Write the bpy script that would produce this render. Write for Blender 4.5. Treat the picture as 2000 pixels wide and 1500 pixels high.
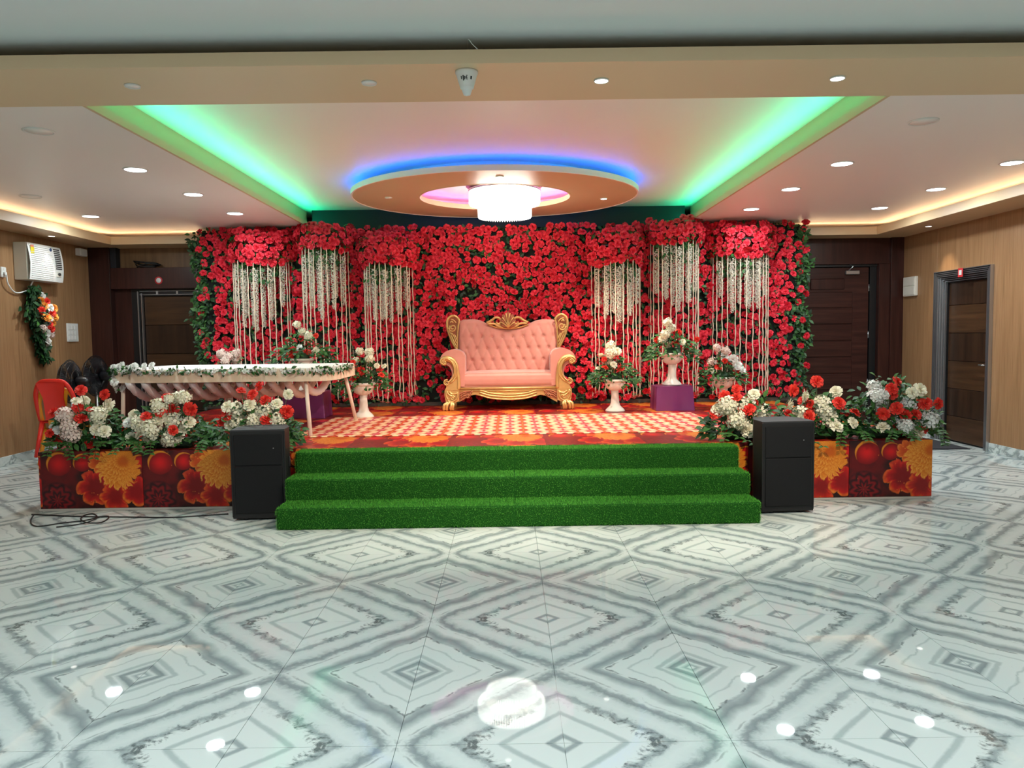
import bpy, math, random
import numpy as np
from mathutils import Vector, Matrix

for _o in list(bpy.data.objects):
    bpy.data.objects.remove(_o)
random.seed(7)
RNG = np.random.default_rng(7)
SC = bpy.context.scene
COL = SC.collection
PI = math.pi

# ------------------------------------------------------------------ camera
F_PX, CAM_Z = 1480.0, 1.46
_r = math.radians(0.8)
_y = Vector((-6 / F_PX, 95 / F_PX, -1)).normalized()
_x = Vector((math.cos(_r), math.sin(_r), math.cos(_r) * (-6 / F_PX) + math.sin(_r) * 95 / F_PX)).normalized()
_z = _x.cross(_y)
CAM_ROT = Matrix((_x, _y, _z))            # camera space -> world
cam_data = bpy.data.cameras.new('camera')
cam_data.sensor_width = 36.0
cam_data.lens = 36.0 * F_PX / 2000.0
cam_data.clip_start = 0.05
cam = bpy.data.objects.new('camera', cam_data)
COL.objects.link(cam)
cam.matrix_world = Matrix.Translation((0, 0, CAM_Z)) @ CAM_ROT.to_4x4()
SC.camera = cam

# ------------------------------------------------------------------ world, exposure
SC.view_settings.view_transform = 'Standard'
SC.view_settings.look = 'None'
SC.view_settings.gamma = 1.0
SC.view_settings.use_curve_mapping = False
SC.view_settings.exposure = 0.2
world = bpy.data.worlds.new('world')
SC.world = world
world.use_nodes = True
world.node_tree.nodes['Background'].inputs[0].default_value = (0.8, 0.9, 1.0, 1)
world.node_tree.nodes['Background'].inputs[1].default_value = 0.02

WARM = (1.0, 0.87, 0.70)
COOL = (0.86, 0.97, 1.0)
NEUT = (1.0, 0.95, 0.88)


def lamp(name, kind, loc, energy, color, target=None, size=0.1, size_y=None, spot=None, blend=0.5):
    L = bpy.data.lights.new(name, kind)
    L.energy = energy
    L.color = color
    if kind == 'AREA':
        L.shape = 'RECTANGLE' if size_y else 'DISK'
        L.size = size
        if size_y:
            L.size_y = size_y
    elif kind == 'SPOT':
        L.spot_size = math.radians(spot)
        L.spot_blend = blend
        L.shadow_soft_size = size
    else:
        L.shadow_soft_size = size
    o = bpy.data.objects.new(name, L)
    o.location = loc
    if target is not None:
        d = Vector(target) - Vector(loc)
        o.rotation_euler = d.to_track_quat('-Z', 'Y').to_euler()
    COL.objects.link(o)
    return o


# lamps of the hall in front of the stage (their fittings are above and behind the camera)
for _lx in (-3.4, -0.1, 3.2):
    for _ly in (-1.6, 1.6):
        lamp('hall_lamp', 'AREA', (_lx, _ly, 2.96), 46, COOL, size=0.55, size_y=0.55)
# two lit spots in the beam, turned towards the stage
lamp('beam_spot', 'SPOT', (0.53, 4.28, 2.83), 300, WARM, (-1.2, 6.9, 0.2), 0.04, spot=80, blend=0.8)
lamp('beam_spot', 'SPOT', (1.84, 4.29, 2.83), 300, WARM, (1.1, 6.7, 0.0), 0.04, spot=84, blend=0.8)
# two lit spots in the round ceiling ring
lamp('ring_spot', 'SPOT', (-0.07, 7.81, 3.04), 190, WARM, (-0.07, 8.2, 0), 0.04, spot=95, blend=0.6)
lamp('ring_spot', 'SPOT', (1.15, 9.13, 3.04), 190, WARM, (1.10, 9.3, 0), 0.04, spot=95, blend=0.6)
# soffit spots over the air conditioner and the side door
lamp('soffit_spot', 'SPOT', (-5.69, 9.63, 2.77), 55, (1, 0.92, 0.8), (-5.82, 9.66, 2.0), 0.03, spot=44, blend=0.6)
lamp('soffit_spot', 'SPOT', (5.40, 9.84, 2.77), 26, (1, 0.85, 0.62), (5.62, 9.86, 1.9), 0.03, spot=60, blend=0.7)

# ------------------------------------------------------------------ helpers


def at(u, v, d):
    """World point at depth d (metres along +Y) that lies on the ray of pixel (u, v)."""
    c = Vector(((u - 1000) / F_PX, -(v - 750) / F_PX, -1))
    w = CAM_ROT @ c
    return Vector((0, 0, CAM_Z)) + w * (d / w.y)


def rgb(r, g, b):
    f = lambda c: (c / 255) / 12.92 if c <= 10 else ((c / 255 + 0.055) / 1.055) ** 2.4
    return (f(r), f(g), f(b), 1.0)


class E:
    """A scalar shader expression; operators add Math nodes."""
    def __init__(self, g, s):
        self.g, self.s = g, s

    def _m(self, op, *a):
        n = self.g.t.nodes.new('ShaderNodeMath')
        n.operation = op
        for i, v in enumerate((self,) + a):
            if isinstance(v, E):
                self.g.t.links.new(v.s, n.inputs[i])
            else:
                n.inputs[i].default_value = float(v)
        return E(self.g, n.outputs[0])

    def __add__(self, o): return self._m('ADD', o)
    __radd__ = __add__
    def __sub__(self, o): return self._m('SUBTRACT', o)
    def __rsub__(self, o): return (self * -1.0) + o
    def __mul__(self, o): return self._m('MULTIPLY', o)
    __rmul__ = __mul__
    def __truediv__(self, o): return self._m('DIVIDE', o)
    def abs(self): return self._m('ABSOLUTE')
    def fract(self): return self._m('FRACT')
    def floor(self): return self._m('FLOOR')
    def sin(self): return self._m('SINE')
    def cos(self): return self._m('COSINE')
    def sqrt(self): return self._m('SQRT')
    def min(self, o): return self._m('MINIMUM', o)
    def max(self, o): return self._m('MAXIMUM', o)
    def pow(self, o): return self._m('POWER', o)
    def atan2(self, o): return self._m('ARCTAN2', o)
    def gt(self, o): return self._m('GREATER_THAN', o)

    def step(self, a, b):
        """0 at a, 1 at b, smooth between (a may exceed b)."""
        n = self.g.t.nodes.new('ShaderNodeMapRange')
        n.interpolation_type = 'SMOOTHSTEP'
        self.g.t.links.new(self.s, n.inputs[0])
        lo, hi, f, t = (a, b, 0, 1) if a < b else (b, a, 1, 0)
        for i, v in zip((1, 2, 3, 4), (lo, hi, f, t)):
            n.inputs[i].default_value = v
        return E(self.g, n.outputs[0])

    def ramp(self, stops, interp='LINEAR'):
        n = self.g.t.nodes.new('ShaderNodeValToRGB')
        n.color_ramp.interpolation = interp
        el = n.color_ramp.elements
        while len(el) < len(stops):
            el.new(0.5)
        for e, (p, c) in zip(el, stops):
            e.position = p
            e.color = c if len(c) == 4 else (*c, 1)
        self.g.t.links.new(self.s, n.inputs[0])
        return n.outputs[0]


class G:
    """Shader graph of one material."""
    def __init__(self, name, rough=0.5, metal=0.0, spec=0.5):
        self.m = bpy.data.materials.new(name)
        self.m.use_nodes = True
        self.t = self.m.node_tree
        self.b = self.t.nodes['Principled BSDF']
        self.set('Roughness', rough)
        self.set('Metallic', metal)
        self.set('Specular IOR Level', spec)

    def set(self, k, v):
        if isinstance(v, E):
            v = v.s
        if hasattr(v, 'node'):
            self.t.links.new(v, self.b.inputs[k])
        else:
            self.b.inputs[k].default_value = v

    def xyz(self, kind='Position'):
        if kind == 'Position':
            n = self.t.nodes.new('ShaderNodeNewGeometry')
            v = n.outputs['Position']
        else:
            n = self.t.nodes.new('ShaderNodeTexCoord')
            v = n.outputs[kind]
        s = self.t.nodes.new('ShaderNodeSeparateXYZ')
        self.t.links.new(v, s.inputs[0])
        return [E(self, s.outputs[i]) for i in range(3)]

    def vec(self, x, y, z=0.0):
        n = self.t.nodes.new('ShaderNodeCombineXYZ')
        for i, v in enumerate((x, y, z)):
            if isinstance(v, E):
                self.t.links.new(v.s, n.inputs[i])
            else:
                n.inputs[i].default_value = v
        return n.outputs[0]

    def noise(self, v, scale=5, detail=3, rough=0.5, dist=0.0):
        n = self.t.nodes.new('ShaderNodeTexNoise')
        self.t.links.new(v, n.inputs['Vector'])
        n.inputs['Scale'].default_value = scale
        n.inputs['Detail'].default_value = detail
        n.inputs['Roughness'].default_value = rough
        n.inputs['Distortion'].default_value = dist
        return E(self, n.outputs[0])

    def voronoi(self, v, scale=5, out='Distance'):
        n = self.t.nodes.new('ShaderNodeTexVoronoi')
        self.t.links.new(v, n.inputs['Vector'])
        n.inputs['Scale'].default_value = scale
        return n.outputs[out]

    def mix(self, f, a, b, blend='MIX'):
        n = self.t.nodes.new('ShaderNodeMix')
        n.data_type = 'RGBA'
        n.blend_type = blend
        for sock, v in ((n.inputs[0], f), (n.inputs[6], a), (n.inputs[7], b)):
            if isinstance(v, E):
                v = v.s
            if hasattr(v, 'node'):
                self.t.links.new(v, sock)
            else:
                sock.default_value = v
        return n.outputs[2]

    def island(self):
        n = self.t.nodes.new('ShaderNodeNewGeometry')
        return E(self, n.outputs['Random Per Island'])

    def objrand(self):
        n = self.t.nodes.new('ShaderNodeObjectInfo')
        return E(self, n.outputs['Random'])

    def bump(self, h, strength=0.3, dist=0.01):
        n = self.t.nodes.new('ShaderNodeBump')
        n.inputs['Strength'].default_value = strength
        n.inputs['Distance'].default_value = dist
        self.t.links.new(h.s, n.inputs['Height'])
        self.t.links.new(n.outputs[0], self.b.inputs['Normal'])


def plain(name, c, rough=0.5, metal=0.0, spec=0.5, var=0.0, scale=6.0, emit=0.0, ec=None):
    """One-colour material with slight procedural mottling."""
    g = G(name, rough, metal, spec)
    if var > 0:
        x, y, z = g.xyz('Object')
        n = g.noise(g.vec(x, y, z), scale, 4)
        dark = tuple(v * (1 - var) for v in c[:3]) + (1,)
        lite = tuple(min(1, v * (1 + var)) for v in c[:3]) + (1,)
        g.set('Base Color', g.mix(n, dark, lite))
    else:
        g.set('Base Color', c)
    if emit:
        g.set('Emission Color', ec or c)
        g.set('Emission Strength', emit)
    return g.m


def foliage_mat(name, cols, rough=0.5, spec=0.3, trans=0.0):
    """Colour differs from island to island (petal to petal, leaf to leaf)."""
    g = G(name, rough, 0, spec)
    k = len(cols)
    g.set('Base Color', g.island().ramp([(i / max(1, k - 1), c) for i, c in enumerate(cols)]))
    if trans:
        g.set('Subsurface Weight', trans)
        g.set('Subsurface Radius', (0.01, 0.005, 0.003))
    return g.m


class MB:
    """Mesh builder."""
    def __init__(self):
        self.v, self.f, self.sm = [], [], []

    def add(self, vs, fs, smooth=False):
        o = len(self.v)
        self.v.extend(tuple(p) for p in vs)
        self.f.extend(tuple(i + o for i in q) for q in fs)
        self.sm.extend([smooth] * len(fs))
        return self

    def box(self, x0, x1, y0, y1, z0, z1):
        vs = [(x, y, z) for z in (z0, z1) for y in (y0, y1) for x in (x0, x1)]
        return self.add(vs, [(0, 2, 3, 1), (4, 5, 7, 6), (0, 1, 5, 4), (2, 6, 7, 3), (0, 4, 6, 2), (1, 3, 7, 5)])

    def rbox(self, x0, x1, y0, y1, z0, z1, r=0.01):
        """Box with chamfered edges (24 verts)."""
        vs, idx = [], {}
        for i, (sx, X) in enumerate(((1, x0), (-1, x1))):
            for j, (sy, Y) in enumerate(((1, y0), (-1, y1))):
                for k, (sz, Z) in enumerate(((1, z0), (-1, z1))):
                    for a in range(3):
                        p = [X + sx * r, Y + sy * r, Z + sz * r]
                        p[a] = (X, Y, Z)[a]
                        idx[i, j, k, a] = len(vs)
                        vs.append(p)
        f = []
        for a in range(3):
            b, c = (a + 1) % 3, (a + 2) % 3
            for s in (0, 1):
                q = []
                for (u, w) in ((0, 0), (1, 0), (1, 1), (0, 1)):
                    t = [0, 0, 0]
                    t[a], t[b], t[c] = s, u, w
                    q.append(idx[t[0], t[1], t[2], a])
                f.append(q if s else q[::-1])
        for a in range(3):
            b, c = (a + 1) % 3, (a + 2) % 3
            for u in (0, 1):
                for w in (0, 1):
                    t0, t1 = [0, 0, 0], [0, 0, 0]
                    t0[b] = t1[b] = u
                    t0[c] = t1[c] = w
                    t0[a], t1[a] = 0, 1
                    q = [idx[(*t0, b)], idx[(*t1, b)], idx[(*t1, c)], idx[(*t0, c)]]
                    f.append(q if (u + w) % 2 else q[::-1])
        for i in (0, 1):
            for j in (0, 1):
                for k in (0, 1):
                    q = [idx[i, j, k, a] for a in range(3)]
                    f.append(q if (i + j + k) % 2 else q[::-1])
        return self.add(vs, f)

    def lathe(self, prof, n=24, c=(0, 0, 0), sx=1, sy=1, fn=None, smooth=True, caps=True):
        """prof = [(r, z)]; fn(angle, i) scales a radius."""
        vs, fs = [], []
        for i, (r, z) in enumerate(prof):
            for k in range(n):
                a = 2 * PI * k / n
                rr = r * (fn(a, i) if fn else 1)
                vs.append((c[0] + rr * math.cos(a) * sx, c[1] + rr * math.sin(a) * sy, c[2] + z))
        m = len(prof)
        for i in range(m - 1):
            for k in range(n):
                k2 = (k + 1) % n
                fs.append((i * n + k, i * n + k2, (i + 1) * n + k2, (i + 1) * n + k))
        if caps:
            if prof[0][0] > 1e-6:
                fs.append(tuple(range(n))[::-1])
            if prof[-1][0] > 1e-6:
                fs.append(tuple((m - 1) * n + k for k in range(n)))
        return self.add(vs, fs, smooth)

    def tube(self, pts, r, n=6, caps=True, smooth=True, squash=None):
        """Tube along points; r a number or one per point; squash=(normal, factor) flattens it."""
        pts = [Vector(p) for p in pts]
        rs = r if hasattr(r, '__len__') else [r] * len(pts)
        vs, fs = [], []
        prev = None
        for i, p in enumerate(pts):
            t = (pts[min(i + 1, len(pts) - 1)] - pts[max(i - 1, 0)])
            t = t.normalized() if t.length > 1e-9 else Vector((0, 0, 1))
            if prev is None:
                ref = Vector((0, 0, 1)) if abs(t.z) < 0.9 else Vector((0, 1, 0))
                a = t.cross(ref).normalized()
            else:
                a = prev - t * prev.dot(t)
                a = a.normalized() if a.length > 1e-6 else t.orthogonal().normalized()
            prev = a
            b = t.cross(a)
            for k in range(n):
                w = 2 * PI * k / n
                o = (a * math.cos(w) + b * math.sin(w)) * rs[i]
                if squash:
                    nn, ff = squash
                    nn = Vector(nn)
                    o = o - nn * (o.dot(nn) * (1 - ff))
                vs.append(p + o)
        for i in range(len(pts) - 1):
            for k in range(n):
                k2 = (k + 1) % n
                fs.append((i * n + k, i * n + k2, (i + 1) * n + k2, (i + 1) * n + k))
        if caps:
            fs.append(tuple(range(n))[::-1])
            fs.append(tuple((len(pts) - 1) * n + k for k in range(n)))
        return self.add(vs, fs, smooth)

    def grid(self, fn, nu, nv, smooth=True, flip=False):
        vs = [fn(i / nu, j / nv) for j in range(nv + 1) for i in range(nu + 1)]
        fs = []
        for j in range(nv):
            for i in range(nu):
                q = (j * (nu + 1) + i, j * (nu + 1) + i + 1, (j + 1) * (nu + 1) + i + 1, (j + 1) * (nu + 1) + i)
                fs.append(q[::-1] if flip else q)
        return self.add(vs, fs, smooth)

    def prism(self, poly, axis, a, b, smooth=False):
        """Extrude a polygon (2-D points) along an axis from a to b."""
        def P(p, h):
            return {'x': (h, p[0], p[1]), 'y': (p[0], h, p[1]), 'z': (p[0], p[1], h)}[axis]
        n = len(poly)
        vs = [P(p, a) for p in poly] + [P(p, b) for p in poly]
        fs = [tuple(range(n))[::-1], tuple(range(n, 2 * n))]
        self.add(vs, fs, False)
        o = len(self.v) - 2 * n
        for i in range(n):
            j = (i + 1) % n
            self.f.append((o + i, o + j, o + n + j, o + n + i))
            self.sm.append(smooth)
        return self

    def ball(self, c, r, nu=10, nv=7, sx=1, sy=1, sz=1):
        prof = [(math.sin(PI * i / nv) * r, -math.cos(PI * i / nv) * r) for i in range(nv + 1)]
        prof[0] = (0.0, -r)
        prof[-1] = (0.0, r)
        o = len(self.v)
        self.lathe([(p[0], p[1] * sz) for p in prof], nu, c, sx, sy, caps=False)
        return self

    def move(self, M, start=0):
        for i in range(start, len(self.v)):
            self.v[i] = tuple(M @ Vector(self.v[i]))
        return self

    def mesh(self, name, mat):
        me = bpy.data.meshes.new(name)
        me.from_pydata(self.v, [], self.f)
        me.polygons.foreach_set('use_smooth', self.sm)
        if mat:
            me.materials.append(mat)
        me.update()
        return me

    def build(self, name, mat, parent=None, loc=None, rot=None, **props):
        return put(name, self.mesh(name, mat), parent, loc, rot, **props)


def put(name, me, parent=None, loc=None, rot=None, **props):
    o = bpy.data.objects.new(name, me)
    if loc is not None:
        o.location = loc
    if rot is not None:
        o.rotation_euler = rot
    if parent is not None:
        o.parent = parent
    for k, v in props.items():
        o[k] = v
    COL.objects.link(o)
    return o


def thing(name, label, cat, loc=(0, 0, 0), rz=0.0, group=None):
    o = bpy.data.objects.new(name, None)
    o.empty_display_size = 0.1
    o.location = loc
    o.rotation_euler = (0, 0, rz)
    o['label'] = label
    o['category'] = cat
    if group:
        o['group'] = group
    COL.objects.link(o)
    return o


def tag(o, label, cat, group=None):
    o['label'] = label
    o['category'] = cat
    if group:
        o['group'] = group
    return o


def copy_tree(o, parent=None):
    c = o.copy()
    COL.objects.link(c)
    if parent is not None:
        c.parent = parent
    for ch in list(o.children):
        copy_tree(ch, c)
    return c


def bake(template_v, template_f, mats, smooth=True):
    """Joined mesh data of a template (arrays) placed by many 4x4 matrices."""
    tv = np.c_[np.array(template_v), np.ones(len(template_v))]
    vs, fs = [], []
    n = len(template_v)
    for k, M in enumerate(mats):
        vs.append((tv @ np.array(M).T)[:, :3])
    V = np.concatenate(vs) if vs else np.zeros((0, 3))
    F = [tuple(i + k * n for i in f) for k in range(len(mats)) for f in template_f]
    return V, F


def baked(name, parts, mat, parent=None, smooth=True, **props):
    """parts: list of (verts, faces, matrices) joined into one object."""
    V, F, o = [], [], 0
    for tv, tf, ms in parts:
        if not len(ms):
            continue
        v, f = bake(tv, tf, ms)
        V.append(v)
        F.extend(tuple(i + o for i in q) for q in f)
        o += len(v)
    me = bpy.data.meshes.new(name)
    me.from_pydata(np.concatenate(V).tolist(), [], F)
    me.polygons.foreach_set('use_smooth', [smooth] * len(F))
    me.materials.append(mat)
    me.update()
    return put(name, me, parent, **props)


def facing(loc, normal, spin=0.0, scale=1.0):
    """Matrix that puts +Z along normal at loc."""
    q = Vector(normal).to_track_quat('Z', 'Y')
    return Matrix.Translation(loc) @ q.to_matrix().to_4x4() @ Matrix.Rotation(spin, 4, 'Z') @ Matrix.Scale(scale, 4)


def spiral(c, r0, r1, a0, turns, n=24, plane='xz', y=0.0):
    out = []
    for i in range(n + 1):
        t = i / n
        a = a0 + turns * 2 * PI * t
        r = r0 + (r1 - r0) * t
        out.append((c[0] + r * math.cos(a), y, c[1] + r * math.sin(a)))
    return out


def bez(pts, n=16):
    """Smooth curve through points (Catmull-Rom)."""
    P = [Vector(p) for p in pts]
    P = [P[0] * 2 - P[1]] + P + [P[-1] * 2 - P[-2]]
    out = []
    for i in range(1, len(P) - 2):
        a, b, c, d = P[i - 1:i + 3]
        for k in range(n):
            t = k / n
            out.append(0.5 * ((2 * b) + (c - a) * t + (2 * a - 5 * b + 4 * c - d) * t * t + (3 * b - a - 3 * c + d) * t ** 3))
    out.append(P[-2])
    return out

# ------------------------------------------------------------------ materials of the setting
XA, YA, PER = 0.177, 3.825, 1.2       # marble pattern: centre of one light diamond, period


def marble_mat(name, flat=False):
    g = G(name, 0.10, 0, 0.5)
    x, y, z = g.xyz('Position')
    if flat:
        u = g.noise(g.vec(x, y, z), 2.5, 6, 0.6, 1.5)
        c = u.ramp([(0.3, rgb(214, 224, 222)), (0.46, rgb(200, 212, 210)), (0.52, rgb(140, 152, 152)), (0.57, rgb(206, 218, 216)), (0.8, rgb(222, 230, 228))])
        g.set('Base Color', c)
        return g.m
    fold = lambda e, o: (((e - o) * (1 / PER) + 0.5).fract() - 0.5).abs()
    u, v = fold(x, XA), fold(y, YA)
    w = g.vec(u * PER, v * PER, 0.0)                     # folded: the veins mirror across every seam
    n1 = g.noise(w, 5.5, 5, 0.6, 0.6) - 0.5
    n2 = g.noise(w, 22.0, 5, 0.65, 1.0) - 0.5
    n3 = g.noise(w, 2.2, 2, 0.5) - 0.5
    s0 = u + v
    wob = s0.step(0.22, 0.40) * s0.step(0.60, 0.45)
    n4 = g.noise(w, 2.6, 3, 0.5, 0.4) - 0.5
    wide = s0.step(0.12, 0.34) * s0.step(0.98, 0.72)
    s = s0 + n4 * (wide * 0.12) + n1 * (wide * 0.06 + 0.012) + n2 * (wob * 0.07 + 0.012)
    W1, W2, W3 = (208, 216, 213), (202, 211, 208), (194, 204, 202)
    GY, GD, GL, DK = (142, 154, 155), (122, 135, 137), (168, 180, 179), (62, 74, 76)
    st = [(0.0, W1), (0.022, W1), (0.034, GY), (0.05, GY), (0.062, W1), (0.165, W1), (0.176, GL), (0.190, GL),
          (0.203, W1), (0.290, W1), (0.300, GL), (0.322, GY), (0.340, W3), (0.375, W2), (0.425, W3), (0.452, GL), (0.475, GD),
          (0.500, GY), (0.522, W3), (0.53, W2), (0.578, W2), (0.604, GL), (0.632, GD), (0.655, GY), (0.668, GL)]
    lo = s.ramp([(p, rgb(*c)) for p, c in st])
    st2 = [(0.668, GY), (0.680, W2), (0.745, W2), (0.754, GL), (0.766, W2), (0.845, W2), (0.856, GL), (0.874, GL), (0.886, W2),
           (0.905, GL), (0.915, GD), (0.938, GY), (0.952, W2), (0.968, GL), (0.978, GY), (0.99, W1)]
    hi = s.ramp([(p, rgb(*c)) for p, c in st2])
    c = g.mix(s0.step(0.655, 0.68), lo, hi)
    # dark ragged veins, strongest towards the side corners of the light diamonds
    sv = s0 + n4 * 0.12 + n1 * 0.10 + n2 * 0.15
    vein = sv.step(0.258, 0.284) * sv.step(0.330, 0.296)
    ragged = g.noise(w, 9.0, 4, 0.7, 1.2).step(0.42, 0.56) * (u - v * 0.8).step(-0.22, 0.06)
    c = g.mix(vein * ragged * 0.95, c, rgb(*DK))
    sv2 = s0 + n4 * 0.12 + n2 * 0.07
    vein2 = (sv2.step(0.262, 0.272) * sv2.step(0.284, 0.274)) * 0.55
    c = g.mix(vein2 * g.noise(w, 7, 3).step(0.42, 0.55), c, rgb(118, 130, 132))
    sv3 = s0 + n4 * (wide * 0.12) + n2 * 0.03 + n1 * 0.02
    vein3 = sv3.step(0.672, 0.678) * sv3.step(0.690, 0.682) * g.noise(w, 11, 3).step(0.45, 0.55)
    c = g.mix(vein3 * 0.75, c, rgb(*DK))
    vein4 = sv3.step(0.528, 0.533) * sv3.step(0.545, 0.537) * g.noise(w, 8, 3).step(0.44, 0.56)
    c = g.mix(vein4 * 0.6, c, rgb(120, 130, 132))
    specks = g.noise(g.vec(u * PER * 3.0, v * PER), 14, 5, 0.6).step(0.665, 0.72)
    c = g.mix(specks * 0.4, c, rgb(150, 160, 160))
    c = g.mix((n3 + 0.5) * 0.25, c, rgb(188, 198, 198))
    g.set('Base Color', c)
    g.set('Roughness', 0.025)
    g.set('Specular IOR Level', 0.10)
    return g.m


def wood_mat(name, cols, sx=26, sy=26, sz=1.3, rough=0.4, ring=2.0, spec=0.35, coord='Object'):
    g = G(name, rough, 0, spec)
    x, y, z = g.xyz(coord)
    r = g.objrand() * 37.0
    v = g.vec(x * sx + r, y * sy, z * sz + r)
    n = g.noise(v, 1.0, 6, 0.62, 0.4)
    n2 = g.noise(g.vec(x * sx * 0.12 + r, y * sy * 0.12, z * sz * 0.35), ring, 3, 0.5, 0.8)
    k = n * 0.65 + n2 * 0.35
    c = k.ramp([(0.30, cols[0]), (0.5, cols[1]), (0.70, cols[2])])
    g.set('Base Color', c)
    g.bump(n, 0.08, 0.002)
    return g.m


M = {}
M['marble'] = marble_mat('bookmatched_marble')
M['skirting'] = marble_mat('grey_marble', True)
M['laminate'] = wood_mat('light_wood_laminate', [rgb(132, 98, 66), rgb(154, 117, 82), rgb(168, 131, 95)], 58, 58, 1.6)
M['laminate_back'] = wood_mat('dim_light_wood_laminate', [rgb(100, 74, 50), rgb(124, 94, 64), rgb(140, 108, 76)])  # the light wood again, its dim lighting put into darker colours
M['dark_wood'] = wood_mat('dark_brown_wood', [rgb(40, 20, 16), rgb(58, 30, 25), rgb(72, 40, 32)], rough=0.35)
M['dark_wood_flat'] = wood_mat('dark_brown_wood_cross', [rgb(40, 20, 17), rgb(60, 32, 27), rgb(76, 44, 36)], 1.5, 1.5, 24, rough=0.35)
M['door_a'] = wood_mat('walnut_upright', [rgb(34, 22, 15), rgb(52, 35, 24), rgb(66, 45, 30)], 14, 14, 0.9, 0.35)
M['door_b'] = wood_mat('walnut_cross', [rgb(48, 32, 21), rgb(70, 48, 31), rgb(88, 61, 39)], 1.0, 1.0, 16, 0.35)
M['black'] = plain('black_paint', rgb(18, 18, 20), 0.45)
M['void'] = plain('dark_blue_board', rgb(22, 24, 30), 0.7)
M['chrome'] = plain('brushed_steel', rgb(190, 192, 196), 0.28, 0.9)
M['ceiling'] = plain('cream_ceiling_paint', rgb(242, 236, 231), 0.38, 0, 0.35, 0.015, 1.2)
M['hall_ceiling'] = plain('cool_lit_ceiling_white', rgb(222, 228, 228), 0.5, 0, 0.3, 0.01, 1.0)  # cool tint of the hall lamps is put into this ceiling white
M['ring_tan'] = plain('ring_bounce_tan', rgb(204, 182, 142), 0.36, 0, 0.4, 0.015, 1.5)  # ring colour includes the warm bounce from floor and walls
M['tray'] = plain('white_tray_paint', rgb(244, 234, 228), 0.45, 0, 0.3, 0.015, 1.2)
M['tan'] = plain('beam_bounce_tan', rgb(220, 194, 158), 0.40, 0, 0.35, 0.015, 1.5)  # cream beam paint with the warm bounce light put into its colour
M['cream'] = plain('cream_lip_paint', rgb(208, 182, 144), 0.45)
M['white'] = plain('white_plastic', rgb(226, 226, 222), 0.4)
M['lens'] = plain('lit_white_lens', rgb(255, 255, 255), 0.4, emit=9.0, ec=(0.93, 0.98, 1, 1))
M['lens_warm'] = plain('lit_warm_lens', rgb(255, 250, 240), 0.4, emit=9.0, ec=(1, 0.95, 0.86, 1))


def led(name, c, s):
    return plain(name, (*c, 1), 0.5, emit=s, ec=(*c, 1))


M['led_green'] = led('green_led', (0.0, 1.0, 0.48), 42)
M['led_blue'] = led('blue_led', (0.0, 0.11, 1.0), 26)
M['led_pink'] = led('pink_led', (1.0, 0.16, 0.85), 22)
M['led_warm'] = led('warm_led', (1.0, 0.70, 0.42), 13)


def struct(name, mb, mat, parent=None, **kw):
    o = mb.build(name, mat, parent, **kw)
    if parent is None:
        o['kind'] = 'structure'
    return o


# ------------------------------------------------------------------ floor: marble tiles 0.6 x 1.2 m
X0, X1, YB, YF = -6.0, 5.70, 11.1, -3.2
floor = struct('floor', MB().box(X0 - 0.3, X1 + 0.3, YF - 0.2, YB + 0.3, -0.12, -0.008), M['marble'])
_gap = 0.0012
_tile = MB().box(_gap, 0.6 - _gap, _gap, 1.2 - _gap, -0.008, 0.0).mesh('tile', M['marble'])
_half = {}
for i in range(-11, 11):
    xa = XA + 0.6 * i
    if xa + 0.6 < X0 or xa > X1:
        continue
    for j in range(-2, 7):
        ya = YA + 1.2 * j
        if ya > YB or (xa > -4.0 and xa + 0.6 < 3.6 and ya > 6.6 and ya + 1.2 < 10.4):
            continue
        a0, a1 = max(xa, X0) - xa, min(xa + 0.6, X1) - xa
        b1 = min(ya + 1.2, YB) - ya
        if a0 > 0 or a1 < 0.6 or b1 < 1.2:
            key = (round(a0, 3), round(a1, 3), round(b1, 3))
            if key not in _half:
                _half[key] = MB().box(a0 + _gap, a1 - _gap, _gap, b1 - _gap, -0.008, 0).mesh('tile', M['marble'])
            me = _half[key]
        else:
            me = _tile
        put('tile', me, floor, (xa, ya, 0))

# ------------------------------------------------------------------ ceilings
HC, HS = 2.97, 2.79                     # side ceiling, soffit
TL, TR, TY0, TY1 = -2.70, 2.46, 4.40, 10.62   # the tray over the stage
struct('ceiling', MB().box(X0 - 0.3, X1 + 0.3, YF - 0.2, 4.63, 3.0, 3.1), M['hall_ceiling'])
struct('ceiling_left', MB().box(X0 - 0.2, TL, 4.3, YB + 0.2, HC, HC + 0.05), M['ceiling'])
struct('ceiling_right', MB().box(TR, X1 + 0.2, 4.3, YB + 0.2, HC, HC + 0.05), M['ceiling'])
struct('ceiling_tray', MB().box(TL - 0.6, TR + 0.6, 4.3, YB + 0.2, 3.22, 3.3), M['tray'])
struct('trim_1', MB().box(TL, TR, TY1, YB + 0.2, 2.95, 3.22), M['void'])           # dark end board of the tray
beam = MB().box(X0 - 0.2, X1 + 0.2, 4.0, 4.63, 2.86, 2.93).box(X0 - 0.2, X1 + 0.2, 4.36, 4.63, 2.93, 3.3)
struct('trim_2', beam, M['tan'])                                                      # beam across the hall
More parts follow.
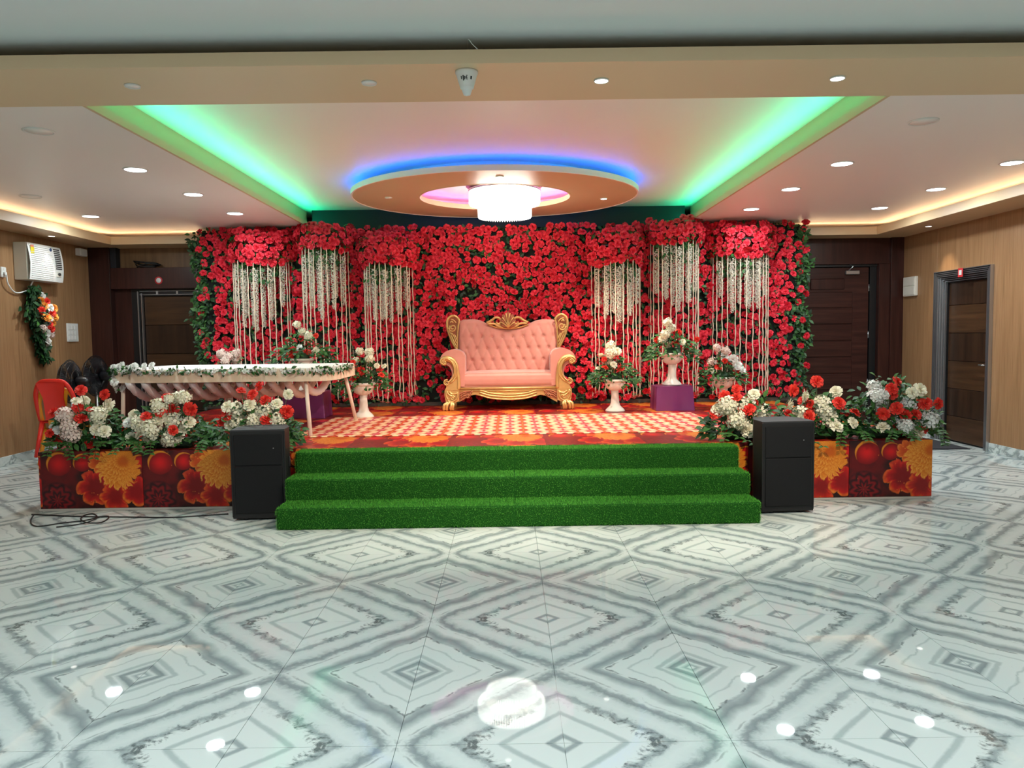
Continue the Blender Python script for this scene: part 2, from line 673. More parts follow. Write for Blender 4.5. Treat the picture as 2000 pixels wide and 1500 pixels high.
for n, (xl, s) in enumerate(((TL, -1), (TR, 1))):
    step = MB().box(*sorted((xl + s * 0.10, xl + s * 0.14)), 4.4, TY1 + 0.1, HC + 0.05, 3.22)
    o = struct('trim_%d' % (3 + n), step, M['cream'])
    MB().box(*sorted((xl - s * 0.004, xl + s * 0.02)), 4.4, TY1, HC - 0.004, HC + 0.055).build('lip', M['cream'], o)
    # light strip on a small wedge behind the lip, turned in towards the tray
    x, zl = xl + s * 0.028, HC + 0.056
    w = 0.005
    vs = [(x + s * w, yy, zl + 0.017) for yy in (4.65, TY1 - 0.02)] + [(x - s * w, yy, zl - 0.001) for yy in (4.65, TY1 - 0.02)]
    vs += [(x + s * w, yy, zl - 0.004) for yy in (4.65, TY1 - 0.02)]
    MB().add(vs, [(0, 1, 3, 2)] if s > 0 else [(0, 2, 3, 1)]).build('led_strip', M['led_green'], o, label='green light strip behind the lip')
    MB().add(vs, [(2, 3, 5, 4), (0, 4, 5, 1), (0, 2, 4), (1, 5, 3)]).build('led_wedge', M['white'], o)
# soffit round the side and back walls with its warm cove
SXL, SXR, SY = -5.49, 5.13, 10.6
sof = (MB().box(X0 - 0.1, SXL, 4.4, YB + 0.1, HS, HS + 0.09).box(SXR, X1 + 0.1, 4.4, YB + 0.1, HS, HS + 0.09)
       .box(SXL, SXR, SY, YB + 0.1, HS, HS + 0.09))
so = struct('trim_5', sof, plain('soffit_tan_paint', rgb(194, 164, 126), 0.42, 0, 0.3, 0.015, 1.5))
lip = (MB().box(SXL - 0.02, SXL + 0.012, 4.4, SY + 0.012, HS - 0.004, HS + 0.105).box(SXR - 0.012, SXR + 0.02, 4.4, SY + 0.012, HS - 0.004, HS + 0.105)
       .box(SXL, SXR, SY - 0.012, SY + 0.02, HS - 0.004, HS + 0.105))
lip.build('lip', M['cream'], so)
zz = HS + 0.091
(MB().box(SXL - 0.16, SXL - 0.14, 4.6, SY + 0.14, zz, zz + 0.012)).build('led_strip', M['led_warm'], so)
(MB().box(SXR + 0.14, SXR + 0.16, 4.6, SY + 0.14, zz, zz + 0.012)).build('led_strip', M['led_warm'], so)
(MB().box(SXL - 0.16, -4.30, SY + 0.14, SY + 0.16, zz, zz + 0.012).box(4.10, SXR + 0.16, SY + 0.14, SY + 0.16, zz, zz + 0.012)).build('led_strip', M['led_warm'], so)

# round ring hung in the tray
RC = (-0.14, 9.0)


def ring_mb(ro, ri, z0, z1, n=96, sy_o=0.96, sy_i=0.95):
    mb = MB()
    vs, fs = [], []
    for (r, s, z) in ((ro, sy_o, z0), (ro, sy_o, z1), (ri, sy_i, z1), (ri, sy_i, z0)):
        for k in range(n):
            a = 2 * PI * k / n
            vs.append((r * math.cos(a), r * s * math.sin(a), z))
    sm = []
    for q in range(4):
        q2 = (q + 1) % 4
        for k in range(n):
            k2 = (k + 1) % n
            fs.append((q * n + k, q * n + k2, q2 * n + k2, q2 * n + k))
    return mb.add(vs, fs, False)


ring = struct('ceiling_ring', ring_mb(1.66, 0.88, 3.07, 3.12, 128, 0.90, 0.92), M['ring_tan'], loc=(*RC, 0))
ring_mb(1.664, 1.645, 3.067, 3.125, 128, 0.90, 0.90).build('rim', M['tray'], ring)
ring_mb(0.895, 0.876, 3.067, 3.125, 128, 0.92, 0.92).build('rim', M['cream'], ring)
ring_mb(1.26, 1.24, 3.12, 3.22).build('drum', M['tray'], ring)  # unseen divider wall, added to keep blue and pink strip light apart
ring_mb(1.61, 1.597, 3.121, 3.129, 128, 0.90, 0.90).build('led_strip', M['led_blue'], ring, label='blue light strip on top of the ring')
ring_mb(0.965, 0.952, 3.121, 3.129, 128, 0.92, 0.92).build('led_strip', M['led_pink'], ring, label='pink light strip round the hole')

# ------------------------------------------------------------------ walls
WT = 3.25
DY0, DY1, DZ = 8.93, 10.12, 2.215        # side door opening with frame
wr = struct('wall_right', MB().box(X1 + 0.12, X1 + 0.22, YF, YB + 0.2, 0, WT), M['void'])
wl = struct('wall_left', MB().box(X0 - 0.22, X0 - 0.12, YF, YB + 0.2, 0, WT), M['void'])


def wall_panel(parent, x0, x1, y0, y1, z0, z1, m='laminate', name='panel'):
    MB().rbox(x0, x1, y0, y1, z0, z1, 0.002).build(name, M[m], parent)


ys = [YF, -0.9, 1.55, 4.0, 5.22, 6.44, 7.66, 8.88, 10.05, YB]
for a, b in zip(ys, ys[1:]):
    wall_panel(wl, X0 - 0.12, X0, a + 0.001, b - 0.001, 0.0, WT)
ys = [YF, -0.9, 1.55, 4.0, 5.22, 6.44, 7.66, DY0]
for a, b in zip(ys, ys[1:]):
    wall_panel(wr, X1, X1 + 0.12, a + 0.001, b - 0.001, 0.0, WT)
wall_panel(wr, X1, X1 + 0.12, DY0 + 0.001, DY1 - 0.001, DZ, WT)
wall_panel(wr, X1, X1 + 0.12, DY1 + 0.001, YB - 0.001, 0.0, WT)
struct('baseboard_left', MB().rbox(X0, X0 + 0.014, YF, YB, 0.0, 0.108, 0.002), M['skirting'])
bb = MB().rbox(X1 - 0.014, X1, YF, DY0 - 0.002, 0.0, 0.108, 0.002).rbox(X1 - 0.014, X1, DY1 + 0.002, YB, 0.0, 0.108, 0.002)
struct('baseboard_right', bb, M['skirting'])
struct('wall_front', MB().box(X0 - 0.2, X1 + 0.2, YF - 0.2, YF, 0, WT), M['laminate'])

wb = struct('wall_back', MB().box(X0 - 0.2, X1 + 0.2, YB + 0.13, YB + 0.23, 0, WT), M['void'])


def bp(name, x0, x1, z0, z1, m, y0=YB, y1=YB + 0.13):
    return MB().rbox(x0, x1, y0, y1, z0, z1, 0.003).build(name, M[m], wb)


# left of the flower wall: column, door surround, header shelf, laminate above
bp('column', X0, -5.70, 0, HS, 'dark_wood', 10.94)
bp('column_cap', -5.72, -5.62, 2.50, HS, 'void', 10.98)
bp('panel', -5.70, -5.46, 0, 2.50, 'dark_wood', 11.06)
bp('header', -5.70, -3.6, 2.20, 2.50, 'dark_wood', 10.96)
bp('panel', -5.70, -4.60, 2.50, HS + 0.05, 'laminate_back')
bp('panel', -4.60, -3.4, 2.50, HS + 0.05, 'laminate_back')
bp('panel', -3.6, 3.4, 0, HS + 0.05, 'dark_wood')
# right of it: dark header and jambs
bp('panel', 3.4, X1, 2.42, HS + 0.05, 'dark_wood', 11.02)
bp('jamb', 5.36, 5.52, 0, 2.42, 'dark_wood', 11.0)
bp('column', 5.52, X1, 0, HS, 'dark_wood', 10.97)

# door_1: dark plank door in a steel-striped frame
d1 = thing('door_1', 'dark walnut plank door in a steel striped frame behind the white table', 'door', (-5.46, 11.06, 0))
d1['kind'] = 'structure'
MB().rbox(0, 0.12, 0.0, 0.12, 0, 2.20, 0.003).build('jamb', M['black'], d1)
for k in range(2):
    MB().rbox(0.085 + 0.052 * k, 0.101 + 0.052 * k, -0.012, 0.05, 0, 2.17 - 0.03 * k, 0.002).build('frame_strip', M['chrome'], d1)
MB().rbox(0.0, 1.9, 0.01, 0.12, 2.10, 2.20, 0.003).build('lintel', M['black'], d1)
for k in range(2):
    MB().rbox(0.12, 1.9, -0.008, 0.03, 2.115 + 0.05 * k, 2.125 + 0.05 * k, 0.002).build('frame_strip', M['chrome'], d1)
for k in range(5):
    MB().box(0.36 + 0.29 * k, 0.385 + 0.29 * k, -0.006, 0.03, 2.125, 2.165).build('frame_cleat', M['chrome'], d1)
for k in range(5):
    MB().rbox(0.16, 1.9, 0.05, 0.12, 0.42 * k + 0.003, 0.42 * (k + 1) - 0.003, 0.003).build('plank', M['door_a' if k % 2 else 'door_b'], d1)

# door_2: dark panelled door with a closer
d2 = thing('door_2', 'dark brown panelled door with a closer at the right of the flower wall', 'door', (3.5, 11.06, 0))
d2['kind'] = 'structure'
leaf = MB().rbox(0, 1.755, 0.04, 0.10, 0, 2.38, 0.003)
lf = leaf.build('leaf', M['dark_wood_flat'], d2)
for k in range(8):
    MB().rbox(0.35, 1.52, 0.025, 0.05, 0.12 + 0.24 * k, 0.345 + 0.24 * k, 0.008).build('slat', M['dark_wood_flat'], d2)
MB().rbox(0.9, 1.40, 0.022, 0.05, 2.06, 2.22, 0.01).build('panel', M['dark_wood'], d2)
MB().rbox(1.765, 1.86, 0.02, 0.12, 0, 2.40, 0.003).build('jamb', M['black'], d2)  # black strip stands in for the shadow gap beside the leaf
MB().rbox(0.0, 1.86, 0.0, 0.12, 2.385, 2.42, 0.003).build('lintel', M['black'], d2)
for zc in (2.08, 1.40, 0.7):
    MB().lathe([(0.008, -0.05), (0.008, 0.05)], 8, (1.755, 0.03, zc)).build('hinge', M['chrome'], d2)
cl = MB().rbox(1.40, 1.60, -0.015, 0.03, 2.275, 2.33, 0.006).build('door_closer', M['chrome'], d2, label='silver door closer')
MB().tube([(1.44, 0, 2.33), (1.50, -0.03, 2.39), (1.46, 0.0, 2.42)], 0.008, 6).build('closer_arm', M['chrome'], cl)

# door_3: side door in the right wall, stepped frame of steel and black strips
d3 = thing('door_3', 'walnut door with cross planks and a stepped steel and black frame in the right wall', 'door', (X1, 0, 0))
d3['kind'] = 'structure'


def u_strip(off, w, x0, x1, mat, nm):
    """One strip of the frame, a U round the opening, off metres in from its outer edge."""
    a0, a1, t = DY0 + off, DY1 - off, DZ - off
    mb = MB().box(x0, x1, a0, a0 + w, 0, t).box(x0, x1, a1 - w, a1, 0, t).box(x0, x1, a0 + w, a1 - w, t - w, t)
    mb.build(nm, M[mat], d3)


for k in range(7):
    dep = -0.030 + 0.004 * k if k < 4 else 0.005 + 0.022 * (k - 4)
    u_strip(0.0215 * k, 0.0095, dep - 0.014, 0.12, 'chrome', 'frame_strip')
    u_strip(0.0215 * k + 0.0095, 0.012, dep + 0.010, 0.12, 'black', 'frame_groove')
zs = [0.01, 0.33, 0.69, 1.05, 1.41, 1.77, 2.07]
for k in range(6):
    MB().rbox(0.085, 0.12, DY0 + 0.15, DY1 - 0.15, zs[k] + 0.003, zs[k + 1] - 0.003, 0.003).build('plank', M['door_b' if k % 2 == 0 else 'door_a'], d3)
kn = MB().rbox(0.075, 0.087, DY0 + 0.19, DY0 + 0.225, 0.93, 1.07, 0.003)
hp = kn.build('handle_plate', M['chrome'], d3)
MB().tube([(0.078, DY0 + 0.207, 1.02), (0.03, DY0 + 0.207, 1.02), (0.03, DY0 + 0.30, 1.02)], 0.008, 8).build('handle', M['chrome'], hp)

# ------------------------------------------------------------------ ceiling fittings


def downlight(name, x, y, z, r, lit, label, warm=False, group=None, power=0.0):
    t = thing(name, label, 'ceiling light', (x, y, z), group=group)
    MB().lathe([(r * 0.86, -0.001), (r * 0.86, -0.008), (r * 0.95, -0.010), (r, -0.004), (r, 0.0)], 32).build('bezel', M['white'], t)
    MB().lathe([(0.0, -0.007), (r * 0.86, -0.007), (r * 0.86, -0.003)], 32).build('diffuser', M['lens_warm' if warm else 'lens'] if lit else M['ceiling'], t)
    if lit and power:
        lamp('downlight_lamp', 'AREA', (x, y, z - 0.02), power, COOL, size=r * 1.7)
    return t


PW = 17
for x, y, lit, lab in (
        (-3.28, 6.82, 1, 'lit round downlight of the left ceiling row beside the green tray, nearest the beam'),
        (-3.26, 8.00, 1, 'lit round downlight of the left ceiling row beside the green tray, the middle one'),
        (-3.27, 9.23, 1, 'lit round downlight of the left ceiling row beside the green tray, nearest the flower wall'),
        (-5.04, 9.30, 1, 'lit round downlight near the left warm cove above the pedestal fans'),
        (-3.35, 5.55, 0, 'unlit round downlight in the left ceiling close to the beam'),
        (-4.95, 8.00, 0, 'unlit round downlight near the left warm cove in front of the air conditioner'),
        (3.03, 6.95, 1, 'lit round downlight of the right ceiling row beside the green tray, nearest the beam'),
        (3.01, 8.14, 1, 'lit round downlight of the right ceiling row beside the green tray, the middle one'),
        (3.00, 9.42, 1, 'lit round downlight of the right ceiling row beside the green tray, nearest the flower wall'),
        (4.61, 7.01, 1, 'lit round downlight beside the right warm cove at the edge of the picture'),
        (4.62, 8.26, 1, 'lit round downlight beside the right warm cove, second from the back'),
        (4.60, 9.46, 1, 'lit round downlight beside the right warm cove, nearest the back wall'),
        (3.03, 5.60, 0, 'unlit round downlight in the right ceiling close to the beam')):
    downlight('downlight', x, y, HC, 0.104, lit, lab, group='round ceiling downlights', power=PW)
ZB, ZR = 2.86, 3.07
for x, y, z, lit, lab in (
        (0.53, 4.28, ZB, 1, 'small lit spot in the beam, right of the smoke detector'),
        (1.84, 4.29, ZB, 1, 'small lit spot in the beam, further to the right end'),
        (-0.75, 4.27, ZB, 0, 'small unlit spot in the beam just left of the smoke detector'),
        (-2.05, 4.27, ZB, 0, 'small unlit spot towards the left end of the beam'),
        (-0.07, 7.81, ZR, 1, 'small lit spot in the round ceiling ring in front of the chandelier'),
        (1.15, 9.13, ZR, 1, 'small lit spot in the round ceiling ring right of the chandelier'),
        (-1.37, 8.89, ZR, 0, 'small unlit spot in the round ceiling ring left of the chandelier'),
        (-5.74, 9.66, HS, 1, 'small lit spot in the soffit above the air conditioner'),
        (5.42, 9.84, HS, 1, 'small lit spot in the soffit above the side door')):
    downlight('spot_light', x, y, z, 0.042, lit, lab, True, 'small ceiling spots')

# smoke detector on the beam
sd = thing('smoke_detector', 'white cone shaped smoke detector with dark print under the beam', 'smoke detector', (-0.205, 4.12, 2.86))
MB().lathe([(0.060, 0.0), (0.060, -0.012), (0.055, -0.02), (0.036, -0.085), (0.036, -0.088), (0.030, -0.09), (0.018, -0.122), (0.0, -0.128)], 28).build('housing', M['white'], sd)
for a0, a1, z0, z1 in ((-0.62, -0.50, -0.052, -0.036), (-0.40, -0.26, -0.060, -0.034), (-0.22, -0.12, -0.055, -0.038), (-0.08, 0.0, -0.050, -0.040),
                       (0.02, 0.08, -0.056, -0.034), (0.10, 0.13, -0.040, -0.034), (0.12, 0.16, -0.058, -0.044), (0.46, 0.64, -0.053, -0.037)):
    def pt(u, v, a0=a0, a1=a1, z0=z0, z1=z1):
        a = a0 + (a1 - a0) * u - PI / 2
        z = z0 + (z1 - z0) * v
        r = 0.055 + (z + 0.02) / (-0.065) * (0.036 - 0.055) + 0.0006
        return (r * math.cos(a), r * math.sin(a), z)
    MB().grid(pt, 3, 1).build('printed_mark', M['void'], sd)
tag(MB().tube(bez([(-0.20, 4.30, 3.0), (-0.19, 4.02, 2.985), (-0.165, 3.99, 2.95), (-0.14, 3.985, 2.925)], 5), 0.0022, 5).build('loose_wire', M['white']),
    'thin pale wire poking out of the dark gap above the beam', 'wire')

# chandelier
ch = thing('chandelier', 'glowing two tier crystal drum chandelier inside the round ring', 'chandelier', (-0.03, 9.0, 0))
MB().lathe([(0.0, 3.22), (0.44, 3.22), (0.45, 3.20), (0.40, 3.175), (0.36, 3.16), (0.0, 3.155)], 40).build('mounting_plate', plain('brown_plate', rgb(120, 84, 66), 0.4), ch)
MB().lathe([(0.40, 3.165), (0.425, 3.16), (0.425, 3.14), (0.40, 3.135)], 48).build('band', M['chrome'], ch)
cry = plain('lit_crystal', rgb(255, 252, 244), 0.2, emit=5.5, ec=(1, 0.97, 0.90, 1))
for nm, rr, z0, z1, n in (('upper_tier', 0.405, 2.985, 3.14, 84), ('lower_tier', 0.305, 2.835, 3.00, 64)):
    mb = MB().lathe([(0.0, z0 + 0.03), (rr - 0.02, z0 + 0.03), (rr - 0.012, z1)], 48)
    for k in range(n):
        a = 2 * PI * k / n
        c, s = math.cos(a), math.sin(a)
        mb.tube([(rr * c, rr * s, z1), (rr * c, rr * s, z0 + 0.02), (rr * c, rr * s, z0)], [0.012, 0.012, 0.003], 5)
    mb.build(nm, cry, ch)

# ------------------------------------------------------------------ stage
SZ = 0.51
SX0, SX1, SY0, SY1 = -4.06, 3.64, 6.47, 10.5


def print_mat(name, top=False):
    """Big printed blossoms on dark maroon, a repeat of 0.87 x 0.51 m."""
    g = G(name, 0.38, 0, 0.4)
    x, y, z = g.xyz('Position')
    cw, chh = 0.87, 0.51
    px = ((x - (SX0 + 0.02)) * (1 / cw)).fract() * cw
    pz = ((y - SY0) * (1 / 0.78)).fract() * chh if top else z
    jit = g.noise(g.vec(px, pz, 0.0), 9, 3) - 0.5
    c = g.mix(g.noise(g.vec(px, pz, 1.0), 4.5, 3).step(0.35, 0.65), rgb(34, 8, 12), rgb(96, 12, 16))

    def polar(cx, cz):
        dx, dz = px - cx, pz - cz
        return (dx * dx + dz * dz).sqrt(), dz.atan2(dx)

    def ball(c, cx, cz, R, cres):
        r, a = polar(cx, cz)
        r = r + jit * (R * 0.25)
        m = r.step(R * 1.04, R * 0.94)
        body = g.mix((r * (1 / R)).step(0.0, 1.0), rgb(206, 22, 26), rgb(120, 10, 16))
        r2, _ = polar(cx + R * 0.14, cz - R * 0.22)
        body = g.mix((r2 * (1 / R)).step(1.0, 1.10) * cres, body, rgb(214, 130, 36))
        return g.mix(m, c, body)

    def mum(c, cx, cz, R, n, c0, c1, c2, layers=4, ox=0.0, oz=0.0):
        """Layers of round-tipped petals; the inner layers shift by (ox, oz), tips pale towards the lower left."""
        for k in range(layers):
            f = k / layers
            r, a = polar(cx + ox * f, cz + oz * f)
            tip = (a - 3.9).cos() * 0.5 + 0.5
            e = r * (1 / R) + jit * 0.30
            a = a + jit * 1.1
            s = 1.0 - 0.74 * f
            w = (a * (n * 0.5) + 1.3 * k).cos().abs().pow(0.5) * 0.34 + 0.66
            q = e / w * (1 / s)
            m = q.step(1.03, 0.93)
            body = g.mix(q.step(0.30, 0.95), c0, c1)
            body = g.mix(q.step(0.72, 1.0) * tip * 0.9, body, c2)
            rib = ((a * (n * 2.5) + jit * 8.0).sin() * 0.5 + 0.5) * 0.40
            body = g.mix(rib, body, c0)
            c = g.mix(m, c, body)
        return c

    r, a = polar(0.13, 0.09)
    wave = ((r * 90.0 + (a * 9.0).sin() * 1.6 + jit * 6).sin() * 0.5 + 0.5) * r.step(0.17, 0.12)
    c = g.mix(r.step(0.17, 0.15), c, rgb(40, 8, 16))
    c = g.mix(wave * 0.75, c, rgb(136, 20, 26))
    c = ball(c, 0.155, 0.41, 0.105, 0.95)
    c = ball(c, 0.36, 0.42, 0.080, 0.9)
    c = ball(c, 0.845, 0.42, 0.062, 0.8)
    c = mum(c, 0.46, 0.20, 0.165, 6, rgb(120, 10, 14), rgb(200, 26, 24), rgb(222, 110, 40), 1)
    c = mum(c, 0.63, 0.12, 0.140, 6, rgb(130, 12, 14), rgb(206, 40, 24), rgb(226, 120, 36), 1)
    c = mum(c, 0.81, 0.16, 0.135, 5, rgb(136, 10, 16), rgb(196, 24, 22), rgb(226, 130, 40), 1)
    c = mum(c, 0.50, 0.42, 0.100, 7, rgb(186, 66, 20), rgb(214, 96, 32), rgb(226, 140, 60), 1)
    c = mum(c, 0.665, 0.365, 0.195, 19, rgb(186, 84, 16), rgb(216, 126, 32), rgb(232, 166, 70), 5, 0.05, 0.075)
    d = g.voronoi(g.vec(px, pz, 0.0), 34.0)
    dots = E(g, d).step(0.22, 0.12) * g.noise(g.vec(px, pz, 3.0), 6, 2).step(0.56, 0.64)
    c = g.mix(dots * 0.9, c, rgb(226, 130, 60))
    if top:
        c = g.mix(0.22, c, rgb(186, 28, 36))
    g.set('Base Color', c)
    return g.m


def rug_mat():
    g = G('patterned_rug_pile', 0.55, 0, 0.3)
    g.set('Coat Weight', 0.25)
    g.set('Coat Roughness', 0.15)
    x, y, z = g.xyz('Position')
    cw, cd = 0.262, 0.30
    u = ((x * (1 / cw)).fract() - 0.5) * cw
    v = ((y * (1 / cd)).fract() - 0.5) * cd
    n = g.noise(g.vec(x, y, 0), 60, 3) - 0.5
    c = g.mix(n + 0.5, rgb(170, 22, 34), rgb(200, 44, 56))
    au, av = u.abs(), v.abs()

    def ell(cx, cy, rx, ry):
        a, b = (au - cx) * (1 / rx), (av - cy) * (1 / ry)
        return (a * a + b * b + n * 0.4).step(1.1, 0.85)
    mag = ((au - 0.131).abs().max((av - 0.0).abs())).step(0.034, 0.028)
    c = g.mix(mag, c, rgb(190, 36, 96))
    pet = ell(0.055, 0.042, 0.046, 0.026).max(ell(0.078, 0.108, 0.044, 0.027))
    c = g.mix(pet, c, rgb(246, 218, 172))
    pk = ell(0.118, 0.075, 0.022, 0.016)
    c = g.mix(pk, c, rgb(222, 150, 150))
    dia = ((au * (1 / cw) + av * (1 / cd)) - 0.5).abs().step(0.05, 0.025)
    ln = au.step(0.010, 0.005).max(dia * 0.8)
    c = g.mix(ln, c, rgb(206, 96, 40))
    g.set('Base Color', c)
    g.bump(n, 0.25, 0.004)
    return g.m


stage = thing('stage', 'raised stage covered in red and orange blossom print vinyl', 'stage', (0, 0, 0))
MB().box(SX0 + 0.006, SX1 - 0.006, SY0 + 0.006, SY1, SZ - 0.03, SZ).build('deck_cover', print_mat('blossom_print_deck', True), stage)
pm = print_mat('blossom_print_skirt')
xs = [SX0 + 0.02 + 0.87 * k for k in range(10)]
for a, b in zip([SX0] + xs[1:-1], xs[1:-1] + [SX1]):
    if b > SX1:
        b = SX1
    MB().rbox(a + 0.001, b - 0.001, SY0, SY0 + 0.02, 0.022, SZ + 0.002, 0.002).build('skirt_panel', pm, stage)
MB().box(SX0, SX0 + 0.012, SY0 + 0.02, SY1, 0.02, SZ).build('side_skirt', pm, stage)
MB().box(SX1 - 0.012, SX1, SY0 + 0.02, SY1, 0.02, SZ).build('side_skirt', pm, stage)
MB().rbox(SX0 - 0.01, SX1 - 0.01, SY0 - 0.010, SY0 + 0.05, 0.0, 0.020, 0.003).build('base_strip', plain('grey_white_board', rgb(176, 170, 164), 0.6), stage, label='pale strip along the foot of the stage')
MB().box(SX0 + 0.05, SX1 - 0.05, SY0 + 0.06, SY1 - 0.02, 0.0, SZ - 0.03).build('frame', M['void'], stage)
tag(MB().rbox(-2.08, 2.15, 7.22, 8.96, SZ + 0.0005, SZ + 0.008, 0.003).build('rug', rug_mat()),
    'red rug with cream petal lattice pattern on the stage in front of the sofa', 'rug')

# ------------------------------------------------------------------ grass covered steps
grass_base = plain('green_turf_backing', rgb(26, 74, 22), 0.9, 0, 0.1, 0.2, 40)
grass_m = foliage_mat('artificial_grass', [rgb(56, 124, 36), rgb(72, 148, 48), rgb(88, 164, 58), rgb(64, 136, 42)], 0.6, 0.2)
steps = thing('stage_steps', 'three wide steps carpeted in artificial green grass before the stage', 'steps', (0, 0, 0))
QX0, QX1 = -1.79, 1.90
defs = [(5.70, 6.0, 0.165), (5.98, 6.27, 0.335), (6.25, 6.469, 0.51)]
EX = [(-1.79, 1.90), (-1.795, 1.905), (-1.79, 1.90)]


def blades(n, P, Nrm, rng, h=0.016, w=0.0034):
    """n thin grass blades; P(n) gives points, Nrm the surface normal."""
    p = P(n)
    p = p[np.abs(p[:, 0] - 0.03) > 0.005]            # seam between the two turf strips
    n = len(p)
    nr = np.array(Nrm, float)
    d = nr + rng.normal(0, 0.38, (n, 3)) + np.array([0, 0, -0.40 if nr[2] < 0.5 else 0])
    d /= np.linalg.norm(d, axis=1)[:, None]
    s = np.cross(d, rng.normal(0, 1, (n, 3)))
    s /= np.linalg.norm(s, axis=1)[:, None]
    hh = h * rng.uniform(0.6, 1.15, n)[:, None]
    ww = w * rng.uniform(0.7, 1.2, n)[:, None]
    V = np.stack([p - s * ww / 2, p + s * ww / 2, p + d * hh], 1).reshape(-1, 3)
    F = np.arange(3 * n).reshape(-1, 3)
    return V, F


def np_mesh(name, V, F, mat, smooth=False):
    me = bpy.data.meshes.new(name)
    me.vertices.add(len(V))
    me.vertices.foreach_set('co', np.ascontiguousarray(V, dtype=np.float32).ravel())
    k = F.shape[1]
    me.loops.add(F.size)
    me.loops.foreach_set('vertex_index', np.ascontiguousarray(F, dtype=np.int32).ravel())
    me.polygons.add(len(F))
    me.polygons.foreach_set('loop_start', np.arange(0, F.size, k, dtype=np.int32))
    me.polygons.foreach_set('loop_total', np.full(len(F), k, dtype=np.int32))
    me.polygons.foreach_set('use_smooth', np.full(len(F), smooth))
    me.materials.append(mat)
    me.update(calc_edges=True)
    return me


for k, (y0, y1, zt) in enumerate(defs):
    x0, x1 = EX[k]
    zb = 0.0 if k == 0 else defs[k - 1][2] - 0.02
    st = MB().rbox(x0, x1, y0, y1, zb, zt, 0.012).build('step', grass_base, steps)
    parts = []
    L = x1 - x0
    rr = RNG
    dep = (defs[k + 1][0] - y0) if k < 2 else 0.205
    zr = 0.0 if k == 0 else defs[k - 1][2]
    parts.append(blades(int(L * dep * 26000), lambda n: np.c_[rr.uniform(x0, x1, n), rr.uniform(y0, y0 + dep, n), np.full(n, zt - 0.002)], (0, 0, 1), rr))
    parts.append(blades(int(L * (zt - zr) * 22000), lambda n: np.c_[rr.uniform(x0, x1, n), np.full(n, y0 + 0.002), rr.uniform(zr, zt - 0.005, n)], (0, -1, 0), rr, 0.014))
    for xs_, nx in ((x0, -1), (x1, 1)):
        parts.append(blades(int(dep * (zt - zr) * 20000), lambda n: np.c_[np.full(n, xs_), rr.uniform(y0, y0 + dep, n), rr.uniform(zr, zt, n)], (nx, 0, 0), rr, 0.016))
    V = np.concatenate([p[0] for p in parts])
    F = np.arange(len(V)).reshape(-1, 3)
    put('grass_pile', np_mesh('grass_pile', V, F, grass_m), st, kind='stuff')

# ------------------------------------------------------------------ loudspeakers
spk = plain('black_speaker_paint', rgb(20, 20, 22), 0.55, 0, 0.4, 0.25, 30)
spk_top = plain('grey_black_top', rgb(44, 44, 47), 0.6, 0, 0.4, 0.2, 18)  # top board is a lighter grey than the cabinet
gr = plain('dark_grille_cloth', rgb(14, 15, 18), 0.8, 0, 0.3, 0.15, 60)


def speaker(label, x0, x1, y0, depth, h, rz):
    w = x1 - x0
    t = thing('loudspeaker', label, 'loudspeaker', ((x0 + x1) / 2, y0 + depth / 2, 0), rz, 'black loudspeakers beside the steps')
    hw, hd = w / 2, depth / 2
    # trapezoid cabinet, narrower at the back
    poly = [(-hw, -hd + 0.012), (hw, -hd + 0.012), (hw, hd * 0.1), (hw * 0.72, hd), (-hw * 0.72, hd), (-hw, hd * 0.1)]
    MB().prism(poly, 'z', 0.022, h - 0.012).build('cabinet', spk, t)
    ptop = [(x * 1.01, y * 1.01) for x, y in poly]
    MB().prism(ptop, 'z', h - 0.012, h).build('top_board', spk_top, t)
    MB().prism(ptop, 'z', 0.018, 0.04).build('bottom_board', spk, t)
    MB().rbox(-hw + 0.022, hw - 0.022, -hd, -hd + 0.013, 0.06, h * 0.60, 0.004).build('grille', gr, t)
    MB().rbox(-hw + 0.022, hw - 0.022, -hd, -hd + 0.013, h * 0.61, h - 0.04, 0.004).build('grille', gr, t)
    for sx in (-1, 1):
        MB().rbox(sx * hw - 0.006, sx * hw + 0.006, -hd + 0.004, -hd + 0.02, 0.03, h - 0.012, 0.003).build('corner_strip', spk, t)
        for sy in (-1, 1):
            MB().lathe([(0.02, 0), (0.016, 0.02)], 10, (sx * (hw - 0.09), sy * (hd - 0.05), 0)).build('foot', M['black'], t)
    hd_ = MB().tube([(hw, -0.03, h * 0.55), (hw + 0.006, -0.03, h * 0.56), (hw + 0.006, -0.03, h * 0.66), (hw, -0.03, h * 0.67)], 0.008, 6)
    hd_.build('handle', M['black'], t)
    MB().rbox(hw - 0.09, hw - 0.082, -hd - 0.002, -hd + 0.002, h * 0.79, h * 0.80, 0.0005).build('logo_dot', M['chrome'], t)
    return t


speaker('black loudspeaker left of the grass steps, one of its sides showing brown', -2.245, -1.825, 6.02, 0.36, 0.735, math.radians(4))
speaker('black loudspeaker right of the grass steps in front of the blossoms', 2.0, 2.42, 6.0, 0.36, 0.745, math.radians(4))

# ------------------------------------------------------------------ sofa
pink = G('salmon_pink_velvet', 0.75, 0, 0.25)
_x, _y2, _z2 = pink.xyz('Object')
pink.set('Base Color', pink.mix(pink.noise(pink.vec(_x, _y2, _z2), 7, 4), rgb(196, 128, 114), rgb(212, 148, 134)))
pink.set('Sheen Weight', 0.4)
pink.set('Sheen Roughness', 0.5)
pink = pink.m
gold = plain('pale_gold_leaf', rgb(214, 176, 112), 0.34, 0.6, 0.5, 0.14, 22)
gold_pink = plain('pink_shaded_gold', rgb(170, 106, 74), 0.5, 0.3, 0.4, 0.22, 22)  # darker pink tone paints shading into the recesses of the carving
SO = Vector((0.0, 9.62, SZ))


